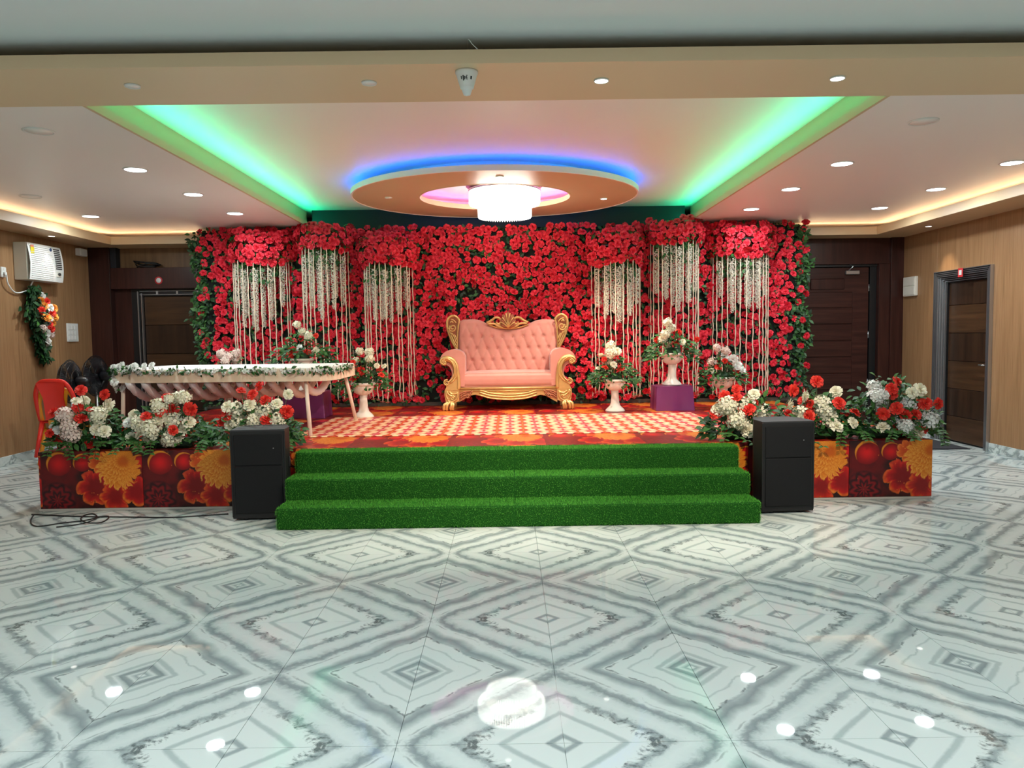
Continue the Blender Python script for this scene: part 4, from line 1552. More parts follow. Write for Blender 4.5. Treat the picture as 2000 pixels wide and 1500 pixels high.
BLO = tmesh('pink_blossom', rose_template([(5, 60, 1.0, 1.3, 0.05, 0), (4, 30, 0.7, 1.4, 0.05, .4)], 4), rosy_m)
canopy('rose canopy with hanging cream strings, leftmost on the flower wall', -3.33, 0.42, 2.49, 2.84, 15, 0.80, 1)
canopy('rose canopy with hanging cream strings, second from the left and mounted higher', -2.46, 0.35, 2.66, 2.93, 13, 0.80, 2)
canopy('rose canopy with hanging cream strings, just left of the sofa', -1.62, 0.36, 2.44, 2.78, 15, 0.72, 3)
canopy('rose canopy with hanging cream strings, just right of the sofa', 1.46, 0.36, 2.44, 2.80, 14, 0.74, 4)
canopy('rose canopy with hanging cream strings, second from the right and mounted higher', 2.25, 0.36, 2.68, 2.94, 14, 0.80, 5)
canopy('rose canopy with hanging cream strings, rightmost on the flower wall', 3.15, 0.41, 2.50, 2.86, 15, 0.76, 6)

# ------------------------------------------------------------------ flower arrangements
urn_m = plain('cream_plaster', rgb(236, 226, 214), 0.5, 0, 0.35, 0.03, 10)


def bloom(t, kind, p, r, rnd, toward=None):
    nrm = toward or (rnd.gauss(0, .4), -0.8 + rnd.gauss(0, .3), 0.5 + rnd.gauss(0, .3))
    names = {'coral': 'red_carnation', 'red': 'red_rose', 'w': 'cream_carnation', 'W': 'white_carnation', 'h': 'cream_hydrangea', 'H': 'white_hydrangea', 'p': 'pale_pink_hydrangea'}
    o = put(names[kind], ME[kind], t)
    o.matrix_local = facing(p, nrm, rnd.uniform(0, 6), r)
    return o


def leafage(t, rnd, n_single, n_fill, gen):
    """n_single leaves as parts, n_fill more joined; gen() -> (point, direction, length)."""
    for k in range(n_single):
        p, d, s = gen()
        o = put('leaf', ME['leafd' if k % 3 == 0 else 'leaf'], t)
        o.matrix_local = leaf_mat4(p, d, (rnd.gauss(0, .3), -0.6, 1), s)
    ms = []
    for k in range(n_fill):
        p, d, s = gen()
        ms.append(leaf_mat4(p, d, (rnd.gauss(0, .3), -0.6, 1), s * 0.85))
    if ms:
        baked('foliage', [(*LEAF, ms)], leaf_m, t, kind='stuff')


def urn_set(label_u, label_f, u, vr, d, base_z, blooms, seed, fw_=0.30, tail=0):
    """Pedestal urn and the arrangement standing in it. u, vr: pixel of the rim centre."""
    rnd = random.Random(seed)
    rim = at(u, vr, d)
    h = rim.z - base_z
    t = thing('pedestal_urn', label_u, 'urn', (rim.x, d, base_z), group='cream pedestal urns')
    k = h / 0.44
    base = [(0.118, 0.0), (0.120, 0.012), (0.112, 0.026), (0.095, 0.045), (0.066, 0.075), (0.052, 0.12), (0.046, 0.20), (0.043, 0.285)]
    MB().lathe([(r, z * k) for r, z in base], 32).build('pedestal', urn_m, t)
    bowl = [(0.043, 0.28), (0.066, 0.292), (0.098, 0.312), (0.118, 0.345), (0.124, 0.385), (0.122, 0.402)]
    MB().lathe([(r, z * k) for r, z in bowl], 96, fn=lambda a, i: 1 + (0.022 * abs(math.sin(a * 14)) if 0 < i < 5 else 0)).build('bowl', urn_m, t)
    rimp = [(0.122, 0.400), (0.146, 0.406), (0.152, 0.420), (0.146, 0.436), (0.132, 0.440), (0.120, 0.432), (0.0, 0.415)]
    MB().lathe([(r, z * k) for r, z in rimp], 40).build('rim', urn_m, t)
    f = thing('flower_arrangement', label_f, 'flowers', (rim.x, d, base_z + 0.432 * k), group='urn flower arrangements')
    org = Vector((rim.x, d, base_z + 0.432 * k))
    MB().ball((0, 0, 0.02), 0.10, 12, 8, sz=0.6).build('foam', leaf_dark, f)
    stems = MB()
    for (kind, bu, bv, r) in blooms:
        p = at(bu, bv, d - rnd.uniform(-0.02, 0.12)) - org
        bloom(f, kind, p, r, rnd)
        stems.tube([(p.x * 0.15, p.y * 0.15, 0.0), (p.x * 0.5, p.y * 0.5 , p.z * 0.6), tuple(p)], 0.003, 4)
    stems.build('stem', stem_m, f)

    def gen():
        a = rnd.uniform(0, 2 * PI)
        rr = fw_ * math.sqrt(rnd.random())
        zz = max(-0.10, 0.26 * (1 - (rr / fw_)) + rnd.gauss(0.02, 0.05))
        p = Vector((rr * math.cos(a), rr * math.sin(a) * 0.6, zz))
        if rr > 0.14:
            p.z -= 0.06 * (rr / fw_)
        elif p.z < 0.02:
            p.z = 0.02 + rnd.random() * 0.1
        return p, (math.cos(a) + rnd.gauss(0, .4), math.sin(a) + rnd.gauss(0, .4) - 0.2, rnd.gauss(-0.05, 0.5)), rnd.uniform(0.055, 0.095)
    leafage(f, rnd, 70, 260, gen)
    return t, f


B = lambda k, u, v, r=0.045: (k, u, v, r)
urn_set('cream pedestal urn on the stage just right of the sofa', 'red and cream flowers in the urn just right of the sofa', 1201, 740, 9.30, SZ,
        [B('h', 1192, 676, .07), B('h', 1194, 690, .075), B('h', 1187, 706, .07), B('w', 1175, 695, .05), B('w', 1206, 686, .05), B('w', 1199, 712), B('w', 1226, 725, .04), B('w', 1168, 719, .03),
         B('coral', 1203, 697, .042), B('coral', 1180, 702, .038), B('coral', 1182, 718), B('coral', 1212, 719), B('w', 1188, 730, .03)], 21)
urn_set('cream pedestal urn on the purple box right of the sofa', 'tall cream and red flowers in the urn on the right purple box', 1312, 689, 9.42, SZ + 0.306,
        [B('h', 1304, 630, .06), B('h', 1310, 641, .065), B('h', 1299, 653, .065), B('h', 1294, 664, .06), B('w', 1305, 675, .05), B('w', 1333, 668, .04),
         B('coral', 1326, 648, .042), B('coral', 1283, 664, .042), B('coral', 1346, 680, .045), B('coral', 1361, 663, .035), B('coral', 1322, 669, .03)], 22, 0.33)
urn_set('cream pedestal urn furthest right, partly hidden by the stage edge blossoms', 'white, pink and red flowers in the urn furthest right', 1412, 736, 9.30, SZ,
        [B('p', 1400, 679, .055), B('p', 1417, 685, .06), B('p', 1391, 707, .065), B('W', 1416, 697, .06), B('W', 1432, 702, .06), B('W', 1440, 714, .06), B('W', 1450, 722, .05), B('w', 1388, 724, .04),
         B('coral', 1403, 717, .045), B('coral', 1428, 706, .04), B('coral', 1437, 725, .045), B('coral', 1416, 705, .035)], 23, 0.28)
urn_set('cream pedestal urn between the white table and the sofa', 'loose green, cream and red flowers in the urn between the table and the sofa', 709, 747, 9.00, SZ,
        [B('h', 702, 686, .05), B('h', 721, 688, .06), B('h', 722, 700, .055), B('h', 696, 705, .05), B('w', 736, 714, .035), B('w', 750, 715, .035), B('coral', 690, 708, .038),
         B('coral', 705, 724, .052), B('coral', 694, 738, .055), B('coral', 741, 722, .04), B('coral', 745, 732, .04)], 24, 0.32)
urn_set('cream pedestal urn standing on the left purple box behind the table', 'leafy cream and red flowers in the urn behind the table end', 589, 700, 9.15, SZ + 0.316,
        [B('h', 580, 634, .05), B('h', 590, 648, .055), B('h', 603, 655, .055), B('W', 585, 680, .045), B('w', 617, 684, .05), B('coral', 570, 686, .06), B('coral', 571, 694, .04),
         B('coral', 599, 687, .05), B('coral', 617, 656, .035), B('coral', 566, 662, .035)], 25, 0.40)
urn_set('cream pedestal urn hidden behind the middle of the white table', 'pale pink and red flowers rising behind the middle of the white table', 446, 742, 9.0, SZ,
        [B('p', 432, 691, .06), B('p', 447, 696, .06), B('p', 461, 690, .06), B('p', 440, 706, .06), B('p', 458, 704, .055), B('coral', 429, 714, .055), B('W', 465, 716, .05), B('coral', 446, 700, .03)], 26, 0.24)


def clump(label, d, blooms, base, x_rng, top, seed, n_single=100, n_fill=420):
    """Low arrangement lying along the stage edge."""
    rnd = random.Random(seed)
    xc = sum(x_rng) / 2
    org = Vector((xc, d, SZ))
    t = thing('flower_arrangement', label, 'flowers', org, group='arrangements along the stage edge')
    hw = (x_rng[1] - x_rng[0]) / 2
    MB().rbox(-hw * 0.55, hw * 0.55, -0.05, 0.06, 0.0, 0.09, 0.02).build('foam', leaf_dark, t)
    stems = MB()
    for (kind, u, v, r) in blooms:
        dd = d + rnd.uniform(-0.18, -0.03)
        p = at(u, v, dd) - org
        p.z = max(p.z, 0.03)
        bloom(t, kind, p, r, rnd)
        stems.tube([(p.x * 0.4, 0.0, 0.03), (p.x * 0.75, p.y * 0.5, p.z * 0.55), tuple(p)], 0.0035, 4)
    stems.build('stem', stem_m, t)

    def gen():
        x = rnd.uniform(-hw, hw)
        e = 1 - (abs(x) / hw) ** 2
        z = 0.045 + rnd.random() ** 1.3 * (top * (0.25 + 0.75 * e))
        y = rnd.uniform(-0.13, 0.12)
        return Vector((x, y, z)), (x / hw + rnd.gauss(0, .6), -0.5 + rnd.gauss(0, .5), rnd.gauss(0.1, 0.55)), rnd.uniform(0.06, 0.10)
    leafage(t, rnd, n_single, n_fill, gen)
    # trailing sprays over the front edge
    for k in range(5):
        x = rnd.uniform(-hw, hw)
        pts = [(x, -0.06, 0.05), (x + rnd.gauss(0, .05), -0.17, 0.08), (x + rnd.gauss(0, .08), -0.25, 0.0 + rnd.uniform(-0.05, 0.02))]
        pp = bez(pts, 4)
        o = MB().tube(pp, 0.003, 4).build('spray', stem_m, t)
        for q in pp[2:]:
            for s in (-1, 1):
                l = put('leaf', ME['leaf'], o)
                l.matrix_local = leaf_mat4(q, (s * 0.8, -0.4, -0.1), (0, -0.5, 1), rnd.uniform(0.04, 0.06))
    return t


def conv(lst, s, ox, oy):
    return [(k, ox + s * a, oy + s * b, r) for (k, a, b, r) in lst]


R1, W1_, H1 = 0.048, 0.052, 0.078
A = conv([('coral', 660, 340, R1), ('coral', 850, 376, R1), ('coral', 635, 480, R1), ('coral', 735, 500, .04), ('coral', 440, 520, .05), ('coral', 550, 580, R1), ('coral', 660, 570, .055),
          ('coral', 475, 735, .05), ('coral', 720, 785, R1), ('coral', 405, 690, .04), ('w', 690, 425, .045), ('w', 885, 460, .055), ('p', 530, 545, H1), ('W', 450, 650, .055), ('W', 480, 655, .05), ('p', 560, 645, H1),
          ('p', 590, 700, H1), ('p', 545, 700, .06), ('h', 800, 540, H1), ('h', 805, 590, .07), ('w', 790, 660, .055), ('w', 850, 675, .055), ('w', 620, 428, .04)], 0.24, 0, 680)
clump('cream and red flowers at the left end of the stage edge beside the stacked chairs', 6.66, A, 0, (-4.02, -3.36), 0.36, 31)
Bc = conv([('coral', 1190, 550, R1), ('coral', 1300, 515, R1), ('coral', 1405, 500, .06), ('coral', 1545, 495, .06), ('coral', 1020, 650, .045), ('coral', 1410, 665, .045), ('coral', 1358, 402, R1), ('w', 1090, 545, W1_),
           ('W', 1050, 605, W1_), ('h', 1130, 600, H1), ('w', 1300, 575, .06), ('h', 1160, 625, H1), ('h', 1225, 650, .09), ('w', 1215, 725, .06), ('w', 1145, 695, .055), ('w', 1070, 730, .05), ('h', 1295, 470, H1),
           ('h', 1415, 590, .09), ('w', 1540, 600, .055), ('w', 1485, 660, .058), ('h', 1385, 735, .08), ('h', 1350, 745, .06), ('h', 1440, 735, .06), ('h', 1440, 408, .06), ('h', 1500, 400, .065), ('h', 1380, 415, .05)], 0.24, 0, 680)
clump('round cream bouquet with red roses under the middle of the white table', 6.66, Bc, 0, (-3.40, -2.62), 0.34, 32)
Cc = conv([('coral', 972, 515, .055), ('coral', 920, 570, .055), ('coral', 1440, 500, .06), ('coral', 1290, 555, .06), ('coral', 1270, 405, R1), ('coral', 1225, 297, R1), ('coral', 1085, 330, .042), ('coral', 1170, 362, R1),
           ('w', 975, 455, .055), ('h', 1045, 495, .085), ('w', 1150, 440, .055), ('h', 1265, 500, .085), ('w', 1360, 435, W1_), ('h', 1050, 585, .08), ('h', 1180, 570, .085), ('h', 1360, 565, .075), ('w', 1450, 360, .045), ('w', 1000, 600, .05)], 0.25, 200, 680)
clump('cream and red flowers behind the left loudspeaker', 6.66, Cc, 0, (-2.62, -1.86), 0.36, 33, 100)
Dc = conv([('coral', 225, 335, .055), ('coral', 310, 450, .055), ('coral', 420, 335, .055), ('coral', 475, 305, .055), ('coral', 292, 210, .055), ('coral', 380, 210, .045), ('coral', 380, 152, .045), ('coral', 520, 255, .04), ('coral', 810, 165, .055),
           ('coral', 765, 335, .05), ('w', 510, 190, .05), ('h', 310, 275, .085), ('h', 270, 305, .07), ('h', 430, 272, .08), ('h', 380, 385, .085), ('h', 415, 412, .075), ('w', 480, 245, .05), ('h', 570, 330, .085), ('w', 470, 465, .065), ('w', 775, 270, .055), ('w', 235, 310, .055)], 0.26, 1340, 720)
clump('cream and red flowers at the top right corner of the grass steps', 6.66, Dc, 0, (1.72, 2.5), 0.36, 34, 100)
Ec = conv([('coral', 985, 95, .055), ('coral', 925, 280, .055), ('coral', 915, 357, .058), ('coral', 880, 238, .05), ('coral', 1150, 257, .055), ('coral', 1270, 330, .05), ('w', 890, 203, .055), ('h', 1020, 270, .085), ('h', 1040, 310, .08),
           ('h', 870, 338, .08), ('w', 1125, 172, .055), ('h', 1090, 385, .085), ('w', 1130, 432, .06), ('w', 1255, 405, .05), ('coral', 1195, 330, .04)], 0.26, 1340, 720)
clump('cream and red flowers behind the right loudspeaker, one rose on a tall stem', 6.66, Ec, 0, (2.42, 3.02), 0.34, 35, 110)
Fc = conv([('coral', 1585, 97, .05), ('coral', 1545, 150, .05), ('coral', 1545, 190, .05), ('coral', 1480, 340, .055), ('coral', 1580, 297, .055), ('coral', 1655, 345, .055), ('coral', 1725, 342, .055), ('coral', 1800, 260, .055), ('coral', 1750, 267, .04),
           ('coral', 1590, 450, .06), ('coral', 1895, 262, .05), ('coral', 1782, 447, .05), ('H', 1410, 140, .07), ('H', 1420, 205, .07), ('W', 1490, 190, .05), ('w', 1757, 155, .06), ('w', 1700, 180, .05), ('H', 1455, 277, .075), ('H', 1660, 267, .08),
           ('H', 1830, 385, .085), ('w', 1480, 437, .055), ('H', 1620, 405, .06), ('H', 1650, 430, .07), ('H', 1690, 462, .075), ('w', 1752, 482, .055)], 0.26, 1340, 720)
clump('big white and red arrangement at the right end of the stage edge', 6.66, Fc, 0, (2.92, 3.74), 0.50, 36, 190, 620)

# ------------------------------------------------------------------ white table with draped loops
cloth = plain('white_table_cloth', rgb(238, 230, 224), 0.7, 0, 0.2, 0.02, 5)
apr_m = plain('cream_satin_apron', rgb(232, 212, 188), 0.5, 0, 0.3, 0.03, 6)
loop_m = plain('white_lace_tube', rgb(236, 240, 243), 0.75, 0, 0.2, 0.05, 30)
tb = thing('buffet_table', 'white cloth table with garland edge and looped white drapes below', 'table', (-2.85, 8.0, SZ))
TZ = 0.66
outline = bez([(-1.05, -0.50, 0), (-0.5, -0.56, 0), (0.3, -0.58, 0), (0.90, -0.66, 0), (1.10, -0.5, 0), (1.12, 0.0, 0), (1.06, 0.62, 0), (0.5, 0.70, 0), (-0.6, 0.74, 0), (-1.02, 0.70, 0), (-1.12, 0.1, 0), (-1.10, -0.42, 0), (-1.05, -0.50, 0)], 8)
ol = [(p.x, p.y) for p in outline[:-1]]
MB().prism([(x * 0.995, y * 0.99) for x, y in ol], 'z', TZ - 0.02, TZ).build('tabletop', cloth, tb)
npo = len(ol)


def apron_pt(u, v):
    f = u * npo
    i = int(f) % npo
    j = (i + 1) % npo
    k = f - int(f)
    x, y = ol[i][0] * (1 - k) + ol[j][0] * k, ol[i][1] * (1 - k) + ol[j][1] * k
    pleat = 0.006 * max(0, math.sin(u * 2 * PI * 44)) * (0.3 + v)
    if y < 0 and x < -0.35:
        pleat *= 0.1
    s = 1 + pleat / 1.0
    return (x * s, y * s, TZ - 0.004 - 0.125 * v)


MB().grid(apron_pt, 480, 4, flip=True).build('apron', apr_m, tb)
legm = plain('cream_table_leg', rgb(236, 220, 204), 0.45)
for (a, b) in (((-1.03, -0.38), (-1.04, -0.42)), ((0.84, -0.55), (0.92, -0.72)), ((1.0, 0.42), (1.09, 0.62)), ((-0.98, 0.55), (-1.02, 0.62))):
    MB().tube([(b[0], b[1], 0.004), (a[0], a[1], TZ - 0.02)], [0.021, 0.019], 12).build('leg', legm, tb)
for k in range(12):
    f = k / 11
    xf = -0.92 + 1.72 * f
    sag = 0.205 - 0.03 * f + 0.012 * math.sin(k * 2.1)
    pts = []
    for q in range(29):
        s = q / 28
        pts.append((xf + 0.02 * s, -0.50 + 1.02 * s, TZ - 0.115 - sag * (math.sin(PI * s)) ** 0.72))
    MB().tube(pts, [0.039 + 0.004 * math.sin(q * 2.1) for q in range(29)], 9).build('drape_loop', loop_m, tb)
# garland round the top edge
rnd = random.Random(77)
lv, fl_ = [], []
for q in range(900):
    u = rnd.random()
    p = Vector(apron_pt(u, 0.0))
    if p.y > 0.3:
        continue
    out_ = Vector((p.x, p.y, 0)).normalized()
    p = p + out_ * 0.008 + Vector((0, 0, rnd.uniform(-0.04, 0.004)))
    if rnd.random() < 0.85:
        lv.append(leaf_mat4(p, out_ * 0.4 + rv(rnd, 0.7), out_ + Vector((0, 0, .5)), rnd.uniform(0.04, 0.062)))
    if rnd.random() < 0.5:
        fl_.append(facing(p + out_ * 0.008, out_ + Vector((0, 0, 0.5)) + rv(rnd, .3), rnd.uniform(0, 6), rnd.uniform(0.014, 0.022)))
gl = baked('garland', [(*LEAF, lv)], leaf_m, tb, kind='stuff')
baked('garland_blossom', [(*CARN, fl_)], white_m, gl, kind='stuff')
for k in range(26):                                   # white blossoms at the left end
    f = k / 25
    p = Vector((-1.08 + 0.34 * max(0, f - 0.5) * 2 + rnd.gauss(0, .02), -0.46 + rnd.gauss(0, .03), TZ + 0.03 - 0.30 * max(0, 0.5 - f) * 1.6 + rnd.gauss(0, .012)))
    o = put('white_blossom', ME['W'], tb)
    o.matrix_local = facing(p, (-0.4 + rnd.gauss(0, .3), -0.8, 0.4), rnd.uniform(0, 6), rnd.uniform(0.028, 0.04))
    if k % 2:
        o = put('leaf', ME['leaf'], tb)
        o.matrix_local = leaf_mat4(p + Vector((0, 0.01, -0.01)), (-0.5 + rnd.gauss(0, .5), -0.4, rnd.gauss(0, .5)), (0, -1, .4), 0.06)

# ------------------------------------------------------------------ stacked plastic chairs
def chair(label, loc, rz, mat):
    t = thing('plastic_chair', label, 'chair', loc, rz, 'stacked plastic chairs')
    w, hb, hs = 0.225, 0.90, 0.42
    # back: arched frame, centre splat, punched dots
    fr = bez([(-w, -0.03, hs), (-w * 0.98, 0.04, 0.60), (-w * 0.9, 0.09, 0.76), (-w * 0.6, 0.12, hb - 0.02), (0, 0.13, hb), (w * 0.6, 0.12, hb - 0.02), (w * 0.9, 0.09, 0.76), (w * 0.98, 0.04, 0.60), (w, -0.03, hs)], 6)
    MB().tube(fr, 0.028, 8, squash=((0, 1, 0), 0.45)).build('back_frame', mat, t)
    sp = MB()

    def spl(u, v):
        ww = 0.112 + 0.05 * max(0, v - 0.6) / 0.4 + 0.02 * (1 - v) ** 2
        return ((u - 0.5) * 2 * ww, 0.005 + 0.125 * v + 0.02 * (2 * u - 1) ** 2, hs + 0.01 + (hb - hs - 0.03) * v)
    sp.grid(spl, 8, 10)
    sp.grid(lambda u, v: (lambda p: (p[0], p[1] + 0.012, p[2]))(spl(u, v)), 8, 10, flip=True)
    so_ = sp.build('back_splat', mat, t)
    for k in range(9):
        u, v = 0.28 + 0.22 * (k % 3), 0.25 + 0.25 * (k // 3)
        p = spl(u, v)
        MB().lathe([(0.0, -0.002), (0.009, -0.002), (0.009, 0.002)], 8).build('hole', M['void'], so_, p and (p[0], p[1] - 0.001, p[2]), (PI / 2, 0, 0))
    MB().grid(lambda u, v: ((u - 0.5) * 0.42 * (1 + 0.08 * (1 - v)), -0.40 + 0.42 * v, hs + 0.015 * math.cos((u - 0.5) * 3) - 0.025 * math.sin(PI * v) * math.sin(PI * u)), 8, 8).rbox(-0.21, 0.21, -0.40, 0.0, hs - 0.03, hs - 0.005, 0.008).build('seat', mat, t)
    for sx in (-1, 1):
        MB().tube([(sx * 0.20, -0.37, hs), (sx * 0.235, -0.42, 0.0)], [0.030, 0.020], 8).build('leg', mat, t)
        MB().tube([(sx * 0.20, -0.02, hs), (sx * 0.235, 0.10, 0.0)], [0.030, 0.020], 8).build('leg', mat, t)
    return t


red_p = plain('red_moulded_plastic', rgb(232, 52, 42), 0.35)
yel_p = plain('yellow_moulded_plastic', rgb(226, 150, 36), 0.35)
chair('yellow plastic chair, lower one of the stacked pair by the left wall', (-5.36, 9.04, 0.0), math.radians(184), yel_p)
chair('red plastic chair, upper one of the stacked pair by the left wall', (-5.37, 9.00, 0.10), math.radians(184), red_p)

# ------------------------------------------------------------------ pedestal fans
def fan(label, x, y, zc, rz, tilt=0.0):
    t = thing('pedestal_fan', label, 'fan', (x, y, 0), rz, 'black pedestal fans in the left corner')
    fb = plain('fan_black', rgb(24, 24, 28), 0.35) if 'fan_black' not in bpy.data.materials else bpy.data.materials['fan_black']
    MB().lathe([(0.22, 0), (0.22, 0.02), (0.08, 0.045), (0.03, 0.06)], 28).build('base', fb, t)
    MB().tube([(0, 0, 0.05), (0, 0, zc - 0.12)], 0.017, 10).build('pole', M['chrome'], t)
    mot = MB()
    mot.lathe([(0.0, -0.24), (0.045, -0.235), (0.062, -0.2), (0.066, -0.10), (0.05, -0.07), (0.0, -0.06)], 20)
    R_ = Matrix.Translation((0, 0, zc)) @ Matrix.Rotation(PI / 2, 4, 'Y')
    mot.move(R_)
    mot.tube([(-0.12, 0, zc - 0.06), (-0.06, 0, zc - 0.14), (0, 0, zc - 0.14)], 0.02, 8)
    mot.build('motor', fb, t)
    cage = MB()
    R = 0.28
    prof = [(0.05, -0.075), (0.14, -0.07), (0.23, -0.045), (R, 0.0), (0.23, 0.06), (0.14, 0.085), (0.05, 0.09)]
    for k in range(72):
        a = 2 * PI * k / 72
        cage.tube([(r * math.cos(a), r * math.sin(a), z) for r, z in prof], 0.0028, 4)
    for r, z in prof:
        cage.tube([(r * math.cos(2 * PI * k / 36), r * math.sin(2 * PI * k / 36), z) for k in range(37)], 0.004, 5)
    cage.lathe([(0.0, 0.088), (0.05, 0.09), (0.05, 0.094), (0.0, 0.096)], 16)
    cage.move(R_)
    cage.build('cage', fb, t)
    bl = MB()
    for k in range(4):
        def bp_(u, v, k=k):
            a = 2 * PI * k / 4 + (u - 0.5) * 1.25
            r = 0.03 + 0.225 * v
            return (r * math.cos(a), r * math.sin(a), 0.03 * (u - 0.5))
        s = len(bl.v)
        bl.grid(bp_, 5, 4)
    bl.lathe([(0.035, -0.05), (0.035, 0.03), (0.0, 0.04)], 14)
    bl.move(R_)
    bl.build('blades', plain('fan_blade_grey', rgb(48, 46, 50), 0.45) if 'fan_blade_grey' not in bpy.data.materials else bpy.data.materials['fan_blade_grey'], t)
    return t


fan('black pedestal fan behind the stacked chairs, its cage turned to the wall', -5.63, 9.72, 0.945, math.radians(186))
fan('black pedestal fan in the left corner, set a little higher and seen nearly side on', -5.66, 10.38, 0.985, math.radians(177))

# ------------------------------------------------------------------ fittings on the left wall
ac = thing('air_conditioner', 'white window air conditioner high on the left wood wall', 'air conditioner', (X0, 9.64, 2.22))
acw = plain('warm_white_plastic', rgb(222, 218, 206), 0.45)
MB().rbox(0, 0.165, -0.345, 0.345, 0.0, 0.455, 0.008).build('case', acw, ac)
MB().grid(lambda u, v: (0.165 + 0.035 * math.sin(PI * (0.15 + 0.85 * v)) + 0.004, -0.345 + 0.69 * u, 0.004 + 0.447 * v), 4, 14).build('front_panel', M['white'], ac)
for k in range(17):
    v = 0.05 + 0.86 * k / 16
    x = 0.169 + 0.035 * math.sin(PI * (0.15 + 0.85 * v))
    MB().rbox(x - 0.002, x + 0.006, -0.31, 0.12, 0.004 + 0.447 * v, 0.010 + 0.447 * v, 0.0015).build('louvre', M['white'], ac)
dark_p = plain('dark_vent', rgb(46, 44, 42), 0.6)
for k in range(11):
    v = 0.36 + 0.55 * k / 10
    x = 0.170 + 0.035 * math.sin(PI * (0.15 + 0.85 * v))
    MB().rbox(x - 0.004, x + 0.003, 0.175, 0.305, 0.004 + 0.447 * v, 0.018 + 0.447 * v, 0.001).build('vent_slot', dark_p, ac)
kx = 0.170 + 0.035 * math.sin(PI * (0.15 + 0.85 * 0.22))
MB().rbox(kx - 0.004, kx + 0.002, 0.19, 0.29, 0.07, 0.14, 0.001).build('control_plate', acw, ac)
o = MB().lathe([(0.02, 0), (0.017, 0.018), (0.0, 0.02)], 14).build('knob', dark_p, ac, (kx + 0.002, 0.24, 0.105), (0, PI / 2, 0))
v = 0.80
x = 0.172 + 0.035 * math.sin(PI * (0.15 + 0.85 * v))
MB().rbox(x, x + 0.004, -0.305, -0.235, 0.30, 0.40, 0.001).build('energy_label', plain('yellow_label', rgb(226, 206, 50), 0.5), ac)
MB().rbox(x - 0.002, x + 0.003, -0.30, -0.24, 0.40, 0.425, 0.001).build('label_head', plain('pink_label', rgb(226, 130, 110), 0.5), ac)
MB().lathe([(0.0, 0.004), (0.022, 0.004), (0.022, 0)], 16).build('badge', plain('blue_badge', rgb(50, 70, 110), 0.4), ac, (x - 0.004, 0.11, 0.405), (0, PI / 2, 0))

so_ = thing('wall_socket', 'white socket on the left wall beside the air conditioner', 'socket', (X0, 9.06, 2.29))
MB().rbox(0, 0.035, -0.045, 0.045, -0.06, 0.06, 0.006).build('cover', M['white'], so_)
MB().rbox(0.035, 0.06, -0.02, 0.02, -0.035, 0.0, 0.004).build('plug', M['white'], so_)
MB().rbox(0.035, 0.04, -0.015, 0.015, 0.02, 0.045, 0.002).build('switch', M['white'], so_)
tag(MB().tube(bez([(X0 + 0.06, 9.06, 2.26), (X0 + 0.05, 9.10, 2.15), (X0 + 0.03, 9.26, 2.06), (X0 + 0.05, 9.46, 2.10), (X0 + 0.07, 9.52, 2.19), (X0 + 0.08, 9.53, 2.215)], 6), 0.009, 7).build('power_cord', M['white']),
    'white power cord sagging from the socket to the air conditioner', 'cord')
sb = thing('switch_plate', 'pale switch plate on the left wall near the corner', 'switch', (X0, 10.45, 1.58))
MB().rbox(0, 0.018, -0.13, 0.13, -0.125, 0.125, 0.004).build('plate', M['white'], sb)
for i in range(3):
    for j in range(3):
        MB().rbox(0.018, 0.024, -0.10 + 0.07 * i, -0.045 + 0.07 * i, -0.10 + 0.07 * j, -0.045 + 0.07 * j, 0.002).build('rocker', M['white'], sb)
jb = thing('junction_box', 'small white box in the top of the left corner', 'box', (X0, 10.72, 2.70))
MB().rbox(0, 0.07, -0.09, 0.09, -0.05, 0.05, 0.006).build('case', M['white'], jb)
MB().rbox(0.07, 0.074, -0.08, 0.08, -0.04, 0.04, 0.002).build('lid', M['white'], jb)
rb_ = thing('meter_box', 'grey white box on the right wall beside the dark corner', 'box', (X1, 10.74, 2.07))
MB().rbox(-0.045, 0, -0.16, 0.16, -0.135, 0.135, 0.006).build('case', acw, rb_)
MB().rbox(-0.052, -0.045, -0.145, 0.145, 0.01, 0.12, 0.003).build('lid', acw, rb_)
MB().rbox(-0.052, -0.045, -0.145, 0.145, -0.12, -0.005, 0.003).build('lid', acw, rb_)

# round sticker over door_1, small sticker over door_3
st = thing('sticker', 'round red and white sticker on the dark panel above the left door', 'sticker', (-5.01, 10.958, 2.315))
red_s = plain('red_sticker', rgb(206, 56, 60), 0.5)
MB().lathe([(0.0, 0.003), (0.055, 0.003), (0.055, 0)], 24).build('disc', red_s, st, rot=(PI / 2, 0, 0))
MB().lathe([(0.0, 0.0045), (0.036, 0.0045), (0.036, 0.003)], 20).build('centre', M['white'], st, rot=(PI / 2, 0, 0))
st2 = thing('sticker', 'small red and white sticker on the steel frame over the side door', 'sticker', (X1 - 0.055, 9.50, 2.165))
MB().rbox(-0.004, 0, -0.05, 0.05, -0.055, 0.055, 0.001).build('sheet', red_s, st2)
MB().rbox(-0.006, -0.004, -0.028, 0.028, -0.03, 0.03, 0.0005).build('centre', M['white'], st2)
# bundle of cable lying on the header over door_1
cb = thing('cable_bundle', 'dark coil of cable lying on the header above the left door', 'cable', (-5.2, 11.03, 2.502))
for k in range(6):
    rr = 0.08 + 0.012 * k
    MB().tube([(rr * 1.4 * math.cos(a), 0.055 * math.sin(a), 0.012 + 0.012 * k + 0.03 * math.sin(a + k) * (k > 1)) for a in [2 * PI * q / 24 for q in range(25)]], 0.007, 5).build('coil', M['black'] if k % 2 else dark_p, cb)

